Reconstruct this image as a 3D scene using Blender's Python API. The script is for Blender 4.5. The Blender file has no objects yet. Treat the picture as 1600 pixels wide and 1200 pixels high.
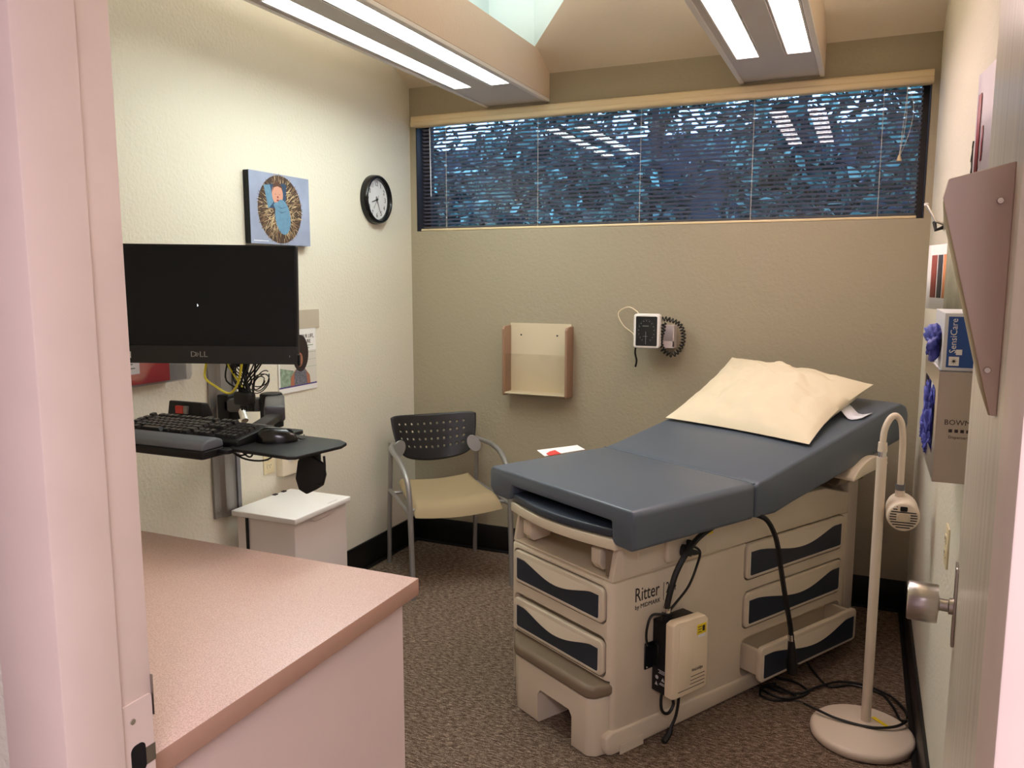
import bpy, bmesh, math, random
from mathutils import Vector, Matrix, noise
R = math.radians
PI = math.pi
SC = bpy.context.scene
COL = SC.collection
random.seed(7)

# ------------------------------------------------------------------ camera
cam = bpy.data.cameras.new('camera')
cam.sensor_fit = 'HORIZONTAL'; cam.sensor_width = 36.0
cam.lens = 36.0 * 1256 / 1600
cam.clip_start = 0.02
camo = bpy.data.objects.new('camera', cam); COL.objects.link(camo)
camo.location = (0, 0, 1.6)
YAW = 23.73
camo.rotation_euler = (R(90 - 7.574), 0, R(YAW))
SC.camera = camo

# ------------------------------------------------------------------ world, exposure
wd = bpy.data.worlds.new('dusk_sky'); SC.world = wd
wd.use_nodes = True
wb = wd.node_tree.nodes['Background']
wb.inputs['Color'].default_value = (0.42, 0.62, 1.0, 1)
wb.inputs['Strength'].default_value = 2.4
SC.view_settings.view_transform = 'Standard'
SC.view_settings.look = 'None'
SC.view_settings.gamma = 1.0
SC.view_settings.use_curve_mapping = False
SC.view_settings.exposure = 0.82
SC.cycles.use_denoising = True
SC.cycles.max_bounces = 10
SC.cycles.diffuse_bounces = 6
SC.cycles.transparent_max_bounces = 16
SC.cycles.caustics_reflective = False
SC.cycles.caustics_refractive = False
LAMP_LEFT = 15.5      # radiance of the left fixture lenses
LAMP_RIGHT = 12.0
ADDED_UPLIGHT = 10.0
SKYLIGHT = 1.4
HALL = 17.5

# ------------------------------------------------------------------ materials
def lin(c):
    return tuple((x / 255 / 12.92) if x / 255 <= .04045 else (((x / 255) + .055) / 1.055) ** 2.4 for x in c[:3])
MATS = {}
def mat(name, rgb, rough=.5, metal=0.0, bump=0.0, bscale=60, var=0.0, vscale=4, spec=None, coat=0.0, stretch=(1, 1, 1)):
    if name in MATS: return MATS[name]
    m = bpy.data.materials.new(name); m.use_nodes = True
    nt = m.node_tree; N = nt.nodes; L = nt.links
    b = N['Principled BSDF']
    c = lin(rgb)
    b.inputs['Base Color'].default_value = (*c, 1)
    b.inputs['Roughness'].default_value = rough
    b.inputs['Metallic'].default_value = metal
    if spec is not None: b.inputs['Specular IOR Level'].default_value = spec
    if coat: b.inputs['Coat Weight'].default_value = coat; b.inputs['Coat Roughness'].default_value = .15
    if bump or var:
        tc = N.new('ShaderNodeTexCoord'); mp = N.new('ShaderNodeMapping')
        mp.inputs['Scale'].default_value = stretch
        L.new(tc.outputs['Object'], mp.inputs['Vector'])
    if bump:
        n = N.new('ShaderNodeTexNoise'); n.inputs['Scale'].default_value = bscale; n.inputs['Detail'].default_value = 4
        L.new(mp.outputs[0], n.inputs['Vector'])
        bp = N.new('ShaderNodeBump'); bp.inputs['Strength'].default_value = bump; bp.inputs['Distance'].default_value = .01
        L.new(n.outputs[0], bp.inputs['Height']); L.new(bp.outputs[0], b.inputs['Normal'])
    if var:
        n2 = N.new('ShaderNodeTexNoise'); n2.inputs['Scale'].default_value = vscale; n2.inputs['Detail'].default_value = 6
        L.new(mp.outputs[0], n2.inputs['Vector'])
        rp = N.new('ShaderNodeValToRGB')
        rp.color_ramp.elements[0].position = .3; rp.color_ramp.elements[1].position = .7
        rp.color_ramp.elements[0].color = (*[x * (1 - var) for x in c], 1)
        rp.color_ramp.elements[1].color = (*[min(1, x * (1 + var)) for x in c], 1)
        L.new(n2.outputs[0], rp.inputs[0]); L.new(rp.outputs[0], b.inputs['Base Color'])
    MATS[name] = m
    return m
def emit(name, rgb, strength):
    if name in MATS: return MATS[name]
    m = bpy.data.materials.new(name); m.use_nodes = True
    nt = m.node_tree; nt.nodes.remove(nt.nodes['Principled BSDF'])
    e = nt.nodes.new('ShaderNodeEmission'); e.inputs[0].default_value = (*rgb, 1); e.inputs[1].default_value = strength
    nt.links.new(e.outputs[0], nt.nodes['Material Output'].inputs[0])
    MATS[name] = m
    return m
def clear(name, tint=(1, 1, 1), gloss=.08, rough=.02, fres=False):
    if name in MATS: return MATS[name]
    m = bpy.data.materials.new(name); m.use_nodes = True
    nt = m.node_tree; N = nt.nodes; L = nt.links
    N.remove(N['Principled BSDF'])
    t = N.new('ShaderNodeBsdfTransparent'); t.inputs[0].default_value = (*tint, 1)
    g = N.new('ShaderNodeBsdfGlossy'); g.inputs['Roughness'].default_value = rough
    mx = N.new('ShaderNodeMixShader')
    if fres:
        f = N.new('ShaderNodeFresnel'); f.inputs[0].default_value = 1.5
        ma = N.new('ShaderNodeMath'); ma.operation = 'ADD'; ma.inputs[1].default_value = gloss
        L.new(f.outputs[0], ma.inputs[0]); L.new(ma.outputs[0], mx.inputs[0])
    else:
        mx.inputs[0].default_value = gloss
    L.new(t.outputs[0], mx.inputs[1]); L.new(g.outputs[0], mx.inputs[2])
    L.new(mx.outputs[0], N['Material Output'].inputs[0])
    MATS[name] = m
    return m

# ------------------------------------------------------------------ mesh builder
def cat_rom(P, n=6):
    P = [Vector(p) for p in P]
    out = []
    for i in range(len(P) - 1):
        p0 = P[max(i - 1, 0)]; p1 = P[i]; p2 = P[i + 1]; p3 = P[min(i + 2, len(P) - 1)]
        for k in range(n):
            t = k / n
            out.append(.5 * ((2 * p1) + (p2 - p0) * t + (2 * p0 - 5 * p1 + 4 * p2 - p3) * t * t + (3 * p1 - p0 - 3 * p2 + p3) * t ** 3))
    out.append(P[-1]); return out
def rrect(x0, x1, y0, y1, r, n=5):
    pts = []
    for cx, cy, a0 in ((x1 - r, y0 + r, -90), (x1 - r, y1 - r, 0), (x0 + r, y1 - r, 90), (x0 + r, y0 + r, 180)):
        for k in range(n + 1):
            a = R(a0 + 90 * k / n); pts.append((cx + r * math.cos(a), cy + r * math.sin(a)))
    return pts
def ell(cx, cy, rx, ry, n=32, rot=0):
    out = []
    for k in range(n):
        a = 2 * PI * k / n; x = rx * math.cos(a); y = ry * math.sin(a)
        out.append((cx + x * math.cos(rot) - y * math.sin(rot), cy + x * math.sin(rot) + y * math.cos(rot)))
    return out
class MB:
    def __init__(s): s.v = []; s.f = []; s.m = []
    def add(s, v, f, m=0):
        o = len(s.v); s.v += [tuple(p) for p in v]
        for q in f: s.f.append(tuple(i + o for i in q)); s.m.append(m)
        return s
    def box(s, x0, x1, y0, y1, z0, z1, m=0):
        v = [(x, y, z) for z in (z0, z1) for y in (y0, y1) for x in (x0, x1)]
        return s.add(v, [(0, 2, 3, 1), (4, 5, 7, 6), (0, 1, 5, 4), (2, 6, 7, 3), (0, 4, 6, 2), (1, 3, 7, 5)], m)
    def prism(s, P, axis, d0, d1, m=0):
        # P = 2-D outline; axis 'z': (x,y)  'y': (x,z)  'x': (y,z)
        def e(p, d): return {'z': (p[0], p[1], d), 'y': (p[0], d, p[1]), 'x': (d, p[0], p[1])}[axis]
        n = len(P)
        v = [e(p, d0) for p in P] + [e(p, d1) for p in P]
        f = [tuple(range(n))[::-1], tuple(range(n, 2 * n))] + [(i, (i + 1) % n, n + (i + 1) % n, n + i) for i in range(n)]
        return s.add(v, f, m)
    def poly(s, P, m=0): return s.add(P, [tuple(range(len(P)))], m)
    def tube(s, P, r, n=8, m=0, cap=True):
        P = [Vector(p) for p in P]; rr = r if isinstance(r, (list, tuple)) else [r] * len(P)
        v = []; up = None
        for i, p in enumerate(P):
            t = (P[min(i + 1, len(P) - 1)] - P[max(i - 1, 0)]).normalized()
            if up is None:
                up = Vector((0, 0, 1)) if abs(t.z) < .9 else Vector((1, 0, 0))
            a = t.cross(up)
            if a.length < 1e-6: a = t.cross(Vector((0, 1, 0)))
            a.normalize(); b = a.cross(t).normalized(); up = b
            for k in range(n):
                q = 2 * PI * k / n; v.append(p + (a * math.cos(q) + b * math.sin(q)) * rr[i])
        f = []
        for i in range(len(P) - 1):
            for k in range(n):
                f.append((i * n + k, i * n + (k + 1) % n, (i + 1) * n + (k + 1) % n, (i + 1) * n + k))
        if cap:
            f.append(tuple(range(n))[::-1]); f.append(tuple(range((len(P) - 1) * n, len(P) * n)))
        return s.add(v, f, m)
    def lathe(s, prof, n=32, axis='z', o=(0, 0, 0), m=0):
        # prof = [(radius, along)]
        v = []
        for r, h in prof:
            for k in range(n):
                a = 2 * PI * k / n; x, y = r * math.cos(a), r * math.sin(a)
                p = {'z': (x, y, h), 'y': (x, h, y), 'x': (h, x, y)}[axis]
                v.append((p[0] + o[0], p[1] + o[1], p[2] + o[2]))
        f = []
        for i in range(len(prof) - 1):
            for k in range(n): f.append((i * n + k, i * n + (k + 1) % n, (i + 1) * n + (k + 1) % n, (i + 1) * n + k))
        f.append(tuple(range(n))[::-1]); f.append(tuple(range((len(prof) - 1) * n, len(prof) * n)))
        return s.add(v, f, m)
    def mesh(s, name, bevel=0, seg=3, smooth=40, mats=(), weld=False, flat=False):
        me = bpy.data.meshes.new(name)
        me.from_pydata(s.v, [], s.f)
        bm = bmesh.new(); bm.from_mesh(me)
        for i, fc in enumerate(bm.faces): fc.material_index = s.m[i]
        if weld: bmesh.ops.remove_doubles(bm, verts=bm.verts, dist=1e-5)
        if not flat: bmesh.ops.recalc_face_normals(bm, faces=bm.faces)
        if bevel:
            ed = [e for e in bm.edges if len(e.link_faces) == 2 and e.calc_face_angle(0) > R(28)]
            bmesh.ops.bevel(bm, geom=ed, offset=bevel, segments=seg, profile=.5, affect='EDGES', clamp_overlap=True)
        bm.to_mesh(me); bm.free()
        for mm in mats: me.materials.append(mm)
        if smooth:
            me.polygons.foreach_set('use_smooth', [True] * len(me.polygons))
            me.set_sharp_from_angle(angle=R(smooth))
        return me
    def build(s, name, m, parent=None, loc=(0, 0, 0), rot=(0, 0, 0), **kw):
        mats = m if isinstance(m, (list, tuple)) else [m]
        return link(name, s.mesh(name, mats=mats, **kw), parent, loc, rot)
def link(name, me, parent=None, loc=(0, 0, 0), rot=(0, 0, 0)):
    o = bpy.data.objects.new(name, me); COL.objects.link(o)
    o.location = loc; o.rotation_euler = rot
    if parent is not None: o.parent = parent
    return o
def thing(name, label, cat, loc=(0, 0, 0), rz=0, group=None):
    o = bpy.data.objects.new(name, None); COL.objects.link(o)
    o.empty_display_size = .05
    o.location = loc; o.rotation_euler = (0, 0, R(rz)); o['label'] = label; o['category'] = cat
    if group: o['group'] = group
    return o
def tag(o, label, cat, group=None):
    o['label'] = label; o['category'] = cat
    if group: o['group'] = group
    return o
def struct(o, label=None, cat=None):
    o['kind'] = 'structure'
    if label: o['label'] = label
    if cat: o['category'] = cat
    return o
def sthing(name, label, cat, loc=(0, 0, 0), rz=0): return struct(thing(name, label, cat, loc, rz))
def cut(o, cutter):
    c = cutter.build('cutter', o.data.materials[0], smooth=0, weld=False)
    c.parent = o.parent; c.matrix_world = o.matrix_world
    c.location = o.location; c.rotation_euler = o.rotation_euler
    md = o.modifiers.new('cut', 'BOOLEAN'); md.operation = 'DIFFERENCE'; md.solver = 'EXACT'; md.object = c
    bpy.context.view_layer.update()
    dg = bpy.context.evaluated_depsgraph_get()
    me = bpy.data.meshes.new_from_object(o.evaluated_get(dg))
    o.modifiers.clear(); old = o.data; o.data = me; bpy.data.meshes.remove(old)
    bpy.data.objects.remove(c)
    me.polygons.foreach_set('use_smooth', [True] * len(me.polygons)); me.set_sharp_from_angle(angle=R(35))
def text(name, s, size, m, parent, loc, rot=(R(90), 0, 0), ext=.0004, sx=1.0, align='CENTER', shear=0):
    cu = bpy.data.curves.new('t', 'FONT'); cu.body = s; cu.size = size; cu.extrude = ext
    cu.align_x = align; cu.align_y = 'CENTER'; cu.shear = shear; cu.resolution_u = 2
    t = bpy.data.objects.new('t', cu)
    me = t.to_mesh().copy(); t.to_mesh_clear()
    bpy.data.objects.remove(t); bpy.data.curves.remove(cu)
    me.transform(Matrix.Diagonal((sx, 1, 1, 1)))
    me.materials.clear(); me.materials.append(m); me.name = name
    return link(name, me, parent, loc, rot)
def copy_tree(o, parent=None):
    c = o.copy(); COL.objects.link(c)
    if parent is not None: c.parent = parent
    for ch in list(o.children): copy_tree(ch, c)
    return c

# palette
M_wallL = mat('cream_paint', (224, 219, 203), .75, bump=.25, bscale=70)
M_wallB = mat('olive_tan_paint', (162, 152, 130), .75, bump=.25, bscale=70)
M_ceil = mat('ceiling_paint', (226, 213, 192), .8, bump=.1, bscale=50)
M_trim = mat('frame_paint', (232, 213, 202), .42, var=.05, vscale=5)
M_white = mat('white_enamel', (232, 228, 224), .4)
M_black = mat('black_plastic', (16, 16, 18), .5, spec=.3)
M_gloss = mat('black_gloss', (12, 12, 14), .22)
M_rubber = mat('black_rubber', (14, 13, 13), .55)
M_base = mat('black_cove_base', (14, 12, 12), .45)
M_beige = mat('table_beige', (218, 205, 182), .42, var=.02, vscale=8)
M_taupe = mat('step_taupe', (128, 112, 92), .45)
M_vinyl = mat('slate_vinyl', (84, 93, 105), .38, bump=.04, bscale=220, spec=.55)
M_navy = mat('drawer_navy', (38, 46, 58), .4)
M_steel = mat('brushed_steel', (190, 184, 178), .28, metal=1.0, bump=.03, bscale=40, stretch=(1, 1, 30))
M_alu = mat('grey_powder_metal', (150, 148, 146), .42, metal=.5)
M_chrome = mat('chrome', (215, 212, 208), .15, metal=1.0)
M_paper = mat('paper_white', (236, 234, 232), .7)
M_cord = mat('black_cord', (10, 10, 11), .45)
M_ivory = mat('ivory_plastic', (238, 222, 192), .4)
M_almond = mat('almond_plate', (226, 214, 178), .4)
M_ink = mat('dark_ink', (45, 38, 34), .7)
M_yel = mat('yellow_sticker', (240, 214, 30), .55)
M_dark = mat('dark_void', (8, 8, 9), .7)

# ------------------------------------------------------------------ room shell
XL, XR, YB, YF = -2.47, .245, 4.15, .77
ZB, SL = 2.672, .47
def zc(y): return ZB + SL * (YB - y)
carpet = bpy.data.materials.new('brown_carpet'); carpet.use_nodes = True
nt = carpet.node_tree; N = nt.nodes; L = nt.links; b = N['Principled BSDF']
b.inputs['Roughness'].default_value = .95; b.inputs['Specular IOR Level'].default_value = .1
tc = N.new('ShaderNodeTexCoord'); mp = N.new('ShaderNodeMapping'); mp.inputs['Scale'].default_value = (.42, 1.6, 1); mp.inputs['Rotation'].default_value = (0, 0, R(8))
L.new(tc.outputs['Object'], mp.inputs['Vector'])
n1 = N.new('ShaderNodeTexNoise'); n1.inputs['Scale'].default_value = 90; n1.inputs['Detail'].default_value = 5; n1.inputs['Roughness'].default_value = .75
n2 = N.new('ShaderNodeTexNoise'); n2.inputs['Scale'].default_value = 260; n2.inputs['Detail'].default_value = 3
L.new(mp.outputs[0], n1.inputs['Vector']); L.new(tc.outputs['Object'], n2.inputs['Vector'])
mxn = N.new('ShaderNodeMath'); mxn.operation = 'ADD'; ml = N.new('ShaderNodeMath'); ml.operation = 'MULTIPLY'; ml.inputs[1].default_value = .55
L.new(n2.outputs[0], ml.inputs[0]); L.new(n1.outputs[0], mxn.inputs[0]); L.new(ml.outputs[0], mxn.inputs[1])
rp = N.new('ShaderNodeValToRGB'); e = rp.color_ramp.elements
e[0].position = .56; e[0].color = (*lin((38, 29, 24)), 1); e[1].position = .98; e[1].color = (*lin((186, 168, 150)), 1)
e2 = rp.color_ramp.elements.new(.76); e2.color = (*lin((106, 88, 74)), 1)
L.new(mxn.outputs[0], rp.inputs[0]); L.new(rp.outputs[0], b.inputs['Base Color'])
bp = N.new('ShaderNodeBump'); bp.inputs['Strength'].default_value = .7; bp.inputs['Distance'].default_value = .006
L.new(mxn.outputs[0], bp.inputs['Height']); L.new(bp.outputs[0], b.inputs['Normal'])

struct(MB().box(-3.4, 2.4, -1.9, 4.4, -.08, 0).build('floor', carpet, smooth=0), 'brown mottled loop carpet covering the floor', 'floor')
# left / right walls (tops follow the sloped ceiling)
for nm, x0, x1, lb in (('wall_left', XL - .12, XL, 'cream textured wall on the left carrying the clock and picture'),
                       ('wall_right', XR, XR + .12, 'cream wall on the right behind the open door')):
    struct(MB().prism([(YF, 0), (YB + .2, 0), (YB + .2, zc(YB + .2) + .05), (YF, zc(YF) + .05)], 'x', x0, x1).build(nm, M_wallL, smooth=0), lb, 'wall')
# back wall with the window hole
WX0, WX1, WZ0, WZ1 = -2.43, .215, 1.865, 2.51
wbk = MB()
wbk.box(XL, XR, YB, YB + .16, 0, WZ0); wbk.box(XL, XR, YB, YB + .16, WZ1, 2.75)
wbk.box(XL, WX0, YB, YB + .16, WZ0, WZ1); wbk.box(WX1, XR, YB, YB + .16, WZ0, WZ1)
struct(wbk.build('wall_back', M_wallB, smooth=0), 'olive tan accent wall at the back below the window', 'wall')
# front (door) wall: left part, right part, above the door
DX0, DX1 = -.89, .112
wfr = MB()
wfr.box(-3.3, DX0 - .015, .64, YF, 0, zc(YF) + .1); wfr.box(DX1 + .03, 2.3, .64, YF, 0, zc(YF) + .1); wfr.box(DX0 - .015, DX1 + .03, .64, YF, 2.16, zc(YF) + .1)
struct(wfr.build('wall_front', M_wallL, smooth=0), 'cream wall around the doorway', 'wall')
# ceiling: sloped plane with a skylight opening
hole = [(-1.9, 4.02), (-1.62, 3.965), (-.98, 3.32), (-.98, 1.7), (-1.9, 1.7)]
bm = bmesh.new()
outer = [(XL - .1, YB + .02), (XR + .1, YB + .02), (XR + .1, YF - .02), (XL - .1, YF - .02)]
vo = [bm.verts.new((x, y, zc(y))) for x, y in outer]; vh = [bm.verts.new((x, y, zc(y))) for x, y in hole]
ed = [bm.edges.new((vo[i], vo[(i + 1) % 4])) for i in range(4)] + [bm.edges.new((vh[i], vh[(i + 1) % 5])) for i in range(5)]
bmesh.ops.triangle_fill(bm, use_beauty=True, use_dissolve=False, edges=ed)
me = bpy.data.meshes.new('ceiling'); bm.to_mesh(me); bm.free(); me.materials.append(M_ceil)
struct(link('ceiling', me), 'sloped cream ceiling rising from the window wall', 'ceiling')
sk = sthing('window_2', 'skylight well with bright white sides between the beams', 'skylight', (-1.4, 2.8, zc(2.8)))
sw = MB()
for i in range(5):
    a, c = hole[i], hole[(i + 1) % 5]
    o = Vector((-1.4, 2.8, zc(2.8)))
    sw.poly([Vector((a[0], a[1], zc(a[1]))) - o, Vector((c[0], c[1], zc(c[1]))) - o, Vector((c[0], c[1], zc(c[1]) + .7)) - o, Vector((a[0], a[1], zc(a[1]) + .7)) - o])
sw.build('shaft', mat('shaft_white', (200, 214, 212), .8), sk, smooth=0)
MB().poly([(x + 1.4, y - 2.8, zc(y) + .69 - zc(2.8)) for x, y in hole]).build('pane', emit('skylight_daylight', (.86, .95, 1.0), SKYLIGHT), sk, smooth=0)

# baseboards
for nm, bx, lb in (('baseboard_back', (XL, XR, YB - .012, YB, 0, .153), 'black vinyl cove base along the back wall'),
                   ('baseboard_left', (XL, XL + .012, YF, YB - .012, 0, .153), 'black vinyl cove base along the left wall'),
                   ('baseboard_right', (XR - .012, XR, YF, YB - .012, 0, .153), 'black vinyl cove base along the right wall')):
    m_ = MB().box(*bx)
    if nm.endswith('back'): m_.box(XL, XR, YB - .03, YB, 0, .012)
    elif nm.endswith('left'): m_.box(XL, XL + .03, YF, YB - .03, 0, .012)
    else: m_.box(XR - .03, XR, YF, YB - .03, 0, .012)
    struct(m_.build(nm, M_base, bevel=.003, seg=2), lb, 'baseboard')

# hallway shell the photographer stands in
M_hall = mat('hall_paint', (214, 200, 206), .75)
struct(MB().box(-3.4, 2.4, -1.9, -1.8, 0, 2.5).build('wall_hall', M_hall, smooth=0), 'pale hallway wall behind the camera', 'wall')
struct(MB().box(-3.4, -3.3, -1.9, .64, 0, 2.5).build('wall_hall_left', M_hall, smooth=0), 'pale hallway end wall on the left', 'wall')
struct(MB().box(2.3, 2.4, -1.9, .64, 0, 2.5).build('wall_hall_right', M_hall, smooth=0), 'pale hallway end wall on the right', 'wall')
struct(MB().box(-3.4, 2.4, -1.9, .64, 2.5, 2.6).build('ceiling_hall', M_hall, smooth=0), 'pale hallway ceiling', 'ceiling')
hl = thing('unseen_hall_light', 'unseen lavender white light panel added on the hallway ceiling', 'light', (.6, -.7, 2.5))  # unseen lamp behind the camera, added to light the jambs and doorway
MB().box(-.63, .63, -.33, .33, -.03, 0).build('frame', M_white, hl, bevel=.004)
MB().poly([(-.6, -.3, -.031), (.6, -.3, -.031), (.6, .3, -.031), (-.6, .3, -.031)]).build('diffuser', emit('unseen_hall_lamp', (1.0, .91, 1.0), HALL), hl, smooth=0)

# ------------------------------------------------------------------ door frame (trim_1 strike side, trim_2 hinge side)
tr = sthing('trim_1', 'painted metal door jamb with strike plate on the left', 'door frame', (DX0, .7, 0))
P = [(0, .068), (0, .01), (.012, .01), (.012, -.074), (-.1, -.074), (-.1, -.06), (-.015, -.06), (-.015, .068)]
MB().prism(P, 'z', 0, 2.16).build('jamb', M_trim, tr, bevel=.002, seg=2)
strike = MB().prism(rrect(.012, .066, .885, 1.025, .006), 'x', 0, .0022).build('strike_plate', M_trim, tr, bevel=.0007, seg=1)
MB().prism(rrect(.026, .05, .918, .962, .009), 'x', .0021, .003).build('latch_hole', M_dark, strike)
MB().box(.0023, .0034, .05, .066, .925, .95).build('latch_lip', M_steel, strike)
MB().lathe([(.0001, .002), (.0045, .002), (.004, .0036), (.0001, .0036)], 14, 'x', (0, .032, .998)).build('screw', M_chrome, strike)
MB().box(-.001, .003, .0675, .0685, .99, 1.05).build('edge_shim', M_steel, tr)
th = sthing('trim_2', 'painted metal door jamb on the hinge side at right', 'door frame', (DX1, .7, 0))
P = [(0, .068), (0, .01), (-.012, .01), (-.012, -.074), (.055, -.074), (.055, -.06), (.03, -.06), (.03, .068)]
MB().prism(P, 'z', 0, 2.16).build('jamb', M_trim, th, bevel=.002, seg=2)
MB().prism(ell(0, 0, .006, .011, 14), 'y', -.0748, -.0738).build('paint_chip', mat('chip_brown', (70, 38, 36), .8), th, loc=(-.003, 0, 1.05), smooth=0)
MB().box(.004, .055, -.0752, -.0738, .0, 1.0).build('lower_patch', mat('lavender_patch', (150, 140, 156), .5), th)  # bluish grey patch on the lower jamb face
struct(MB().prism([(.768, 2.13), (.768, 2.16), (.64, 2.16), (.626, 2.16), (.626, 2.118), (.71, 2.118), (.71, 2.13)], 'x', DX0, DX1).build('trim_3', M_trim, smooth=0), 'painted metal door head', 'door frame')

# ------------------------------------------------------------------ open door
HX, HY = .119, .785
dang = math.atan2(1.77 - HY, .194 - HX)
dr = sthing('door_1', 'open cream door with steel knob swung against the right wall', 'door', (HX, HY, 0), math.degrees(dang))
DW = math.hypot(1.77 - HY, .194 - HX)
M_door = bpy.data.materials.new('door_paint'); M_door.use_nodes = True
nt = M_door.node_tree; N = nt.nodes; L = nt.links; b = N['Principled BSDF']; b.inputs['Roughness'].default_value = .3
tc = N.new('ShaderNodeTexCoord'); mp = N.new('ShaderNodeMapping'); mp.inputs['Scale'].default_value = (14, 14, .5); L.new(tc.outputs['Object'], mp.inputs[0])
n1 = N.new('ShaderNodeTexNoise'); n1.inputs['Scale'].default_value = 2; n1.inputs['Detail'].default_value = 6; L.new(mp.outputs[0], n1.inputs[0])
rp = N.new('ShaderNodeValToRGB'); rp.color_ramp.elements[0].position = .35; rp.color_ramp.elements[1].position = .65
rp.color_ramp.elements[0].color = (*lin((208, 200, 186)), 1); rp.color_ramp.elements[1].color = (*lin((232, 222, 206)), 1)
L.new(n1.outputs[0], rp.inputs[0]); L.new(rp.outputs[0], b.inputs['Base Color'])
MB().box(0, DW, -.044, 0, .012, 2.12).build('slab', M_door, dr, bevel=.002, seg=1)
MB().prism(rrect(DW - .085, DW - .035, .89, 1.05, .008), 'y', 0, .005).build('escutcheon', M_steel, dr, bevel=.0015, seg=2)
MB().lathe([(.016, .004), (.016, .012), (.012, .014), (.012, .028), (.018, .03), (.036, .031), (.038, .034), (.038, .082), (.036, .085), (.001, .085)], 36, 'y', (DW - .06, 0, .965)).build('knob', M_steel, dr, bevel=0)
MB().box(DW - .0005, DW + .0015, -.034, -.01, .9, 1.03).build('latch_plate', M_steel, dr)
# chart holder on the door
ch = thing('chart_holder', 'wedge shaped beige chart holder screwed to the open door', 'chart holder', (HX + .215 * math.cos(dang), HY + .215 * math.sin(dang), 1.45), math.degrees(dang))
side = [(0, .27), (0, .0), (.006, .0), (.066, .235), (.062, .255)]
Mh = mat('holder_beige', (216, 198, 186), .4)
for q in (0, .318):
    MB().prism(side, 'x', q, q + .004).build('side_panel', Mh, ch, bevel=.001, seg=1)
MB().prism([(.004, .0), (.008, 0), (.066, .232), (.062, .236)], 'x', .004, .318).build('front_panel', mat('holder_front', (176, 162, 128), .45), ch, bevel=.0008, seg=1)
MB().box(.004, .318, .001, .004, 0, .268).build('back_panel', Mh, ch)
for z in (.05, .23): MB().lathe([(.001, 0), (.004, 0), (.003, -.003), (.001, -.003)], 12, 'x', (0, .012, z)).build('screw', M_chrome, ch)

# ------------------------------------------------------------------ ceiling light beams
def beam(x0, x1, rgbs, rgbu, lens, nm, label):
    cx = (x0 + x1) / 2
    t = thing('ceiling_light', label, 'light', (cx, 2.46, 2.53), group='boxed fluorescent beams under the ceiling')
    w = (x1 - x0) / 2; y0, y1 = YF - 2.455, YB - .001 - 2.46
    M_beam = mat('beam_paint', (218, 198, 178), .7, bump=.15, bscale=60)
    M_pan = mat('fixture_grey_white', (196, 190, 188), .5)
    MB().box(-w, w, y0, y1, .012, .227).build('beam_box', M_beam, t, bevel=.002, seg=1)
    for a, c in ((-w, -w + .022), (w - .022, w)):
        MB().box(a, c, y0, y1, -.006, .012).build('edge_strip', mat('fixture_strip', (226, 220, 216), .45), t, bevel=.002, seg=1)
    le = 3.69 - 2.46; ls = 2.28 - 2.46
    xs = [-w + .022] + [q - cx for l in lens for q in l] + [w - .022]
    pan = MB()
    for k in range(0, 6, 2): pan.box(xs[k], xs[k + 1], ls, le, .0, .012)
    pan.box(-w + .022, w - .022, le, y1, 0, .012); pan.box(-w + .022, w - .022, y0, ls, 0, .012)
    pan.build('fixture_pan', M_pan, t, smooth=0)
    MB().box(xs[2] + .004, xs[3] - .004, ls, le + .035, -.006, 0).build('centre_rib', M_pan, t, bevel=.0015, seg=1)
    MB().box(-.07, .07, -1.0, 1.2, .2275, .25).build('added_uplight', rgbu, t, bevel=.004, seg=1)  # unseen glowing strip added on the beam top to light the sloped ceiling
    for l in lens:
        a, c = l[0] - cx, l[1] - cx
        fr = MB().box(a, a + .006, ls, le, -.004, .01).box(c - .006, c, ls, le, -.004, .01).box(a + .006, c - .006, le - .006, le, -.004, .01).box(a + .006, c - .006, ls, ls + .006, -.004, .01).build('lens_frame', M_white, t, smooth=0)
        MB().box(a + .006, c - .006, ls + .006, le - .006, .004, .009).build('lens', rgbs, fr, smooth=0)
beam(-1.98, -1.605, emit('lamp_cool_white', (.90, 1.0, .95), LAMP_LEFT), emit('added_uplight_warm', (1.0, .95, .88), ADDED_UPLIGHT), ((-1.935, -1.835), (-1.735, -1.63)), 'left', 'long boxed fluorescent light with cool white lenses beside the skylight')
beam(-.62, -.235, emit('lamp_pink_white', (1.0, .76, .74), LAMP_RIGHT), emit('added_uplight_warm', (1.0, .95, .88), ADDED_UPLIGHT), ((-.572, -.47), (-.365, -.262)), 'right', 'boxed fluorescent light with pinkish lenses nearer the door')

# ------------------------------------------------------------------ window, blind, garden
WC = (WX0 + WX1) / 2
w1 = sthing('window_1', 'wide strip window in dark frame behind the blind', 'window', (WC, YB + .1, WZ0))
hw = (WX1 - WX0) / 2; hh = WZ1 - WZ0
M_frame = mat('bronze_frame', (38, 30, 28), .4)
MB().box(-hw, hw, 0, .05, 0, .03).box(-hw, hw, 0, .05, hh - .03, hh).box(-hw, -hw + .035, 0, .05, .03, hh - .03).box(hw - .035, hw, 0, .05, .03, hh - .03).build('frame', M_frame, w1, smooth=0)
MB().box(-hw + .035, hw - .035, .02, .026, .03, hh - .03).build('pane', clear('window_glass', (.82, .9, .96), .07, .01), w1, smooth=0)
MB().box(-hw, -hw + .004, -.1, 0, 0, hh).build('reveal', M_frame, w1, smooth=0)
MB().box(hw - .004, hw, -.1, 0, 0, hh).build('reveal', M_frame, w1, smooth=0)

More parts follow.
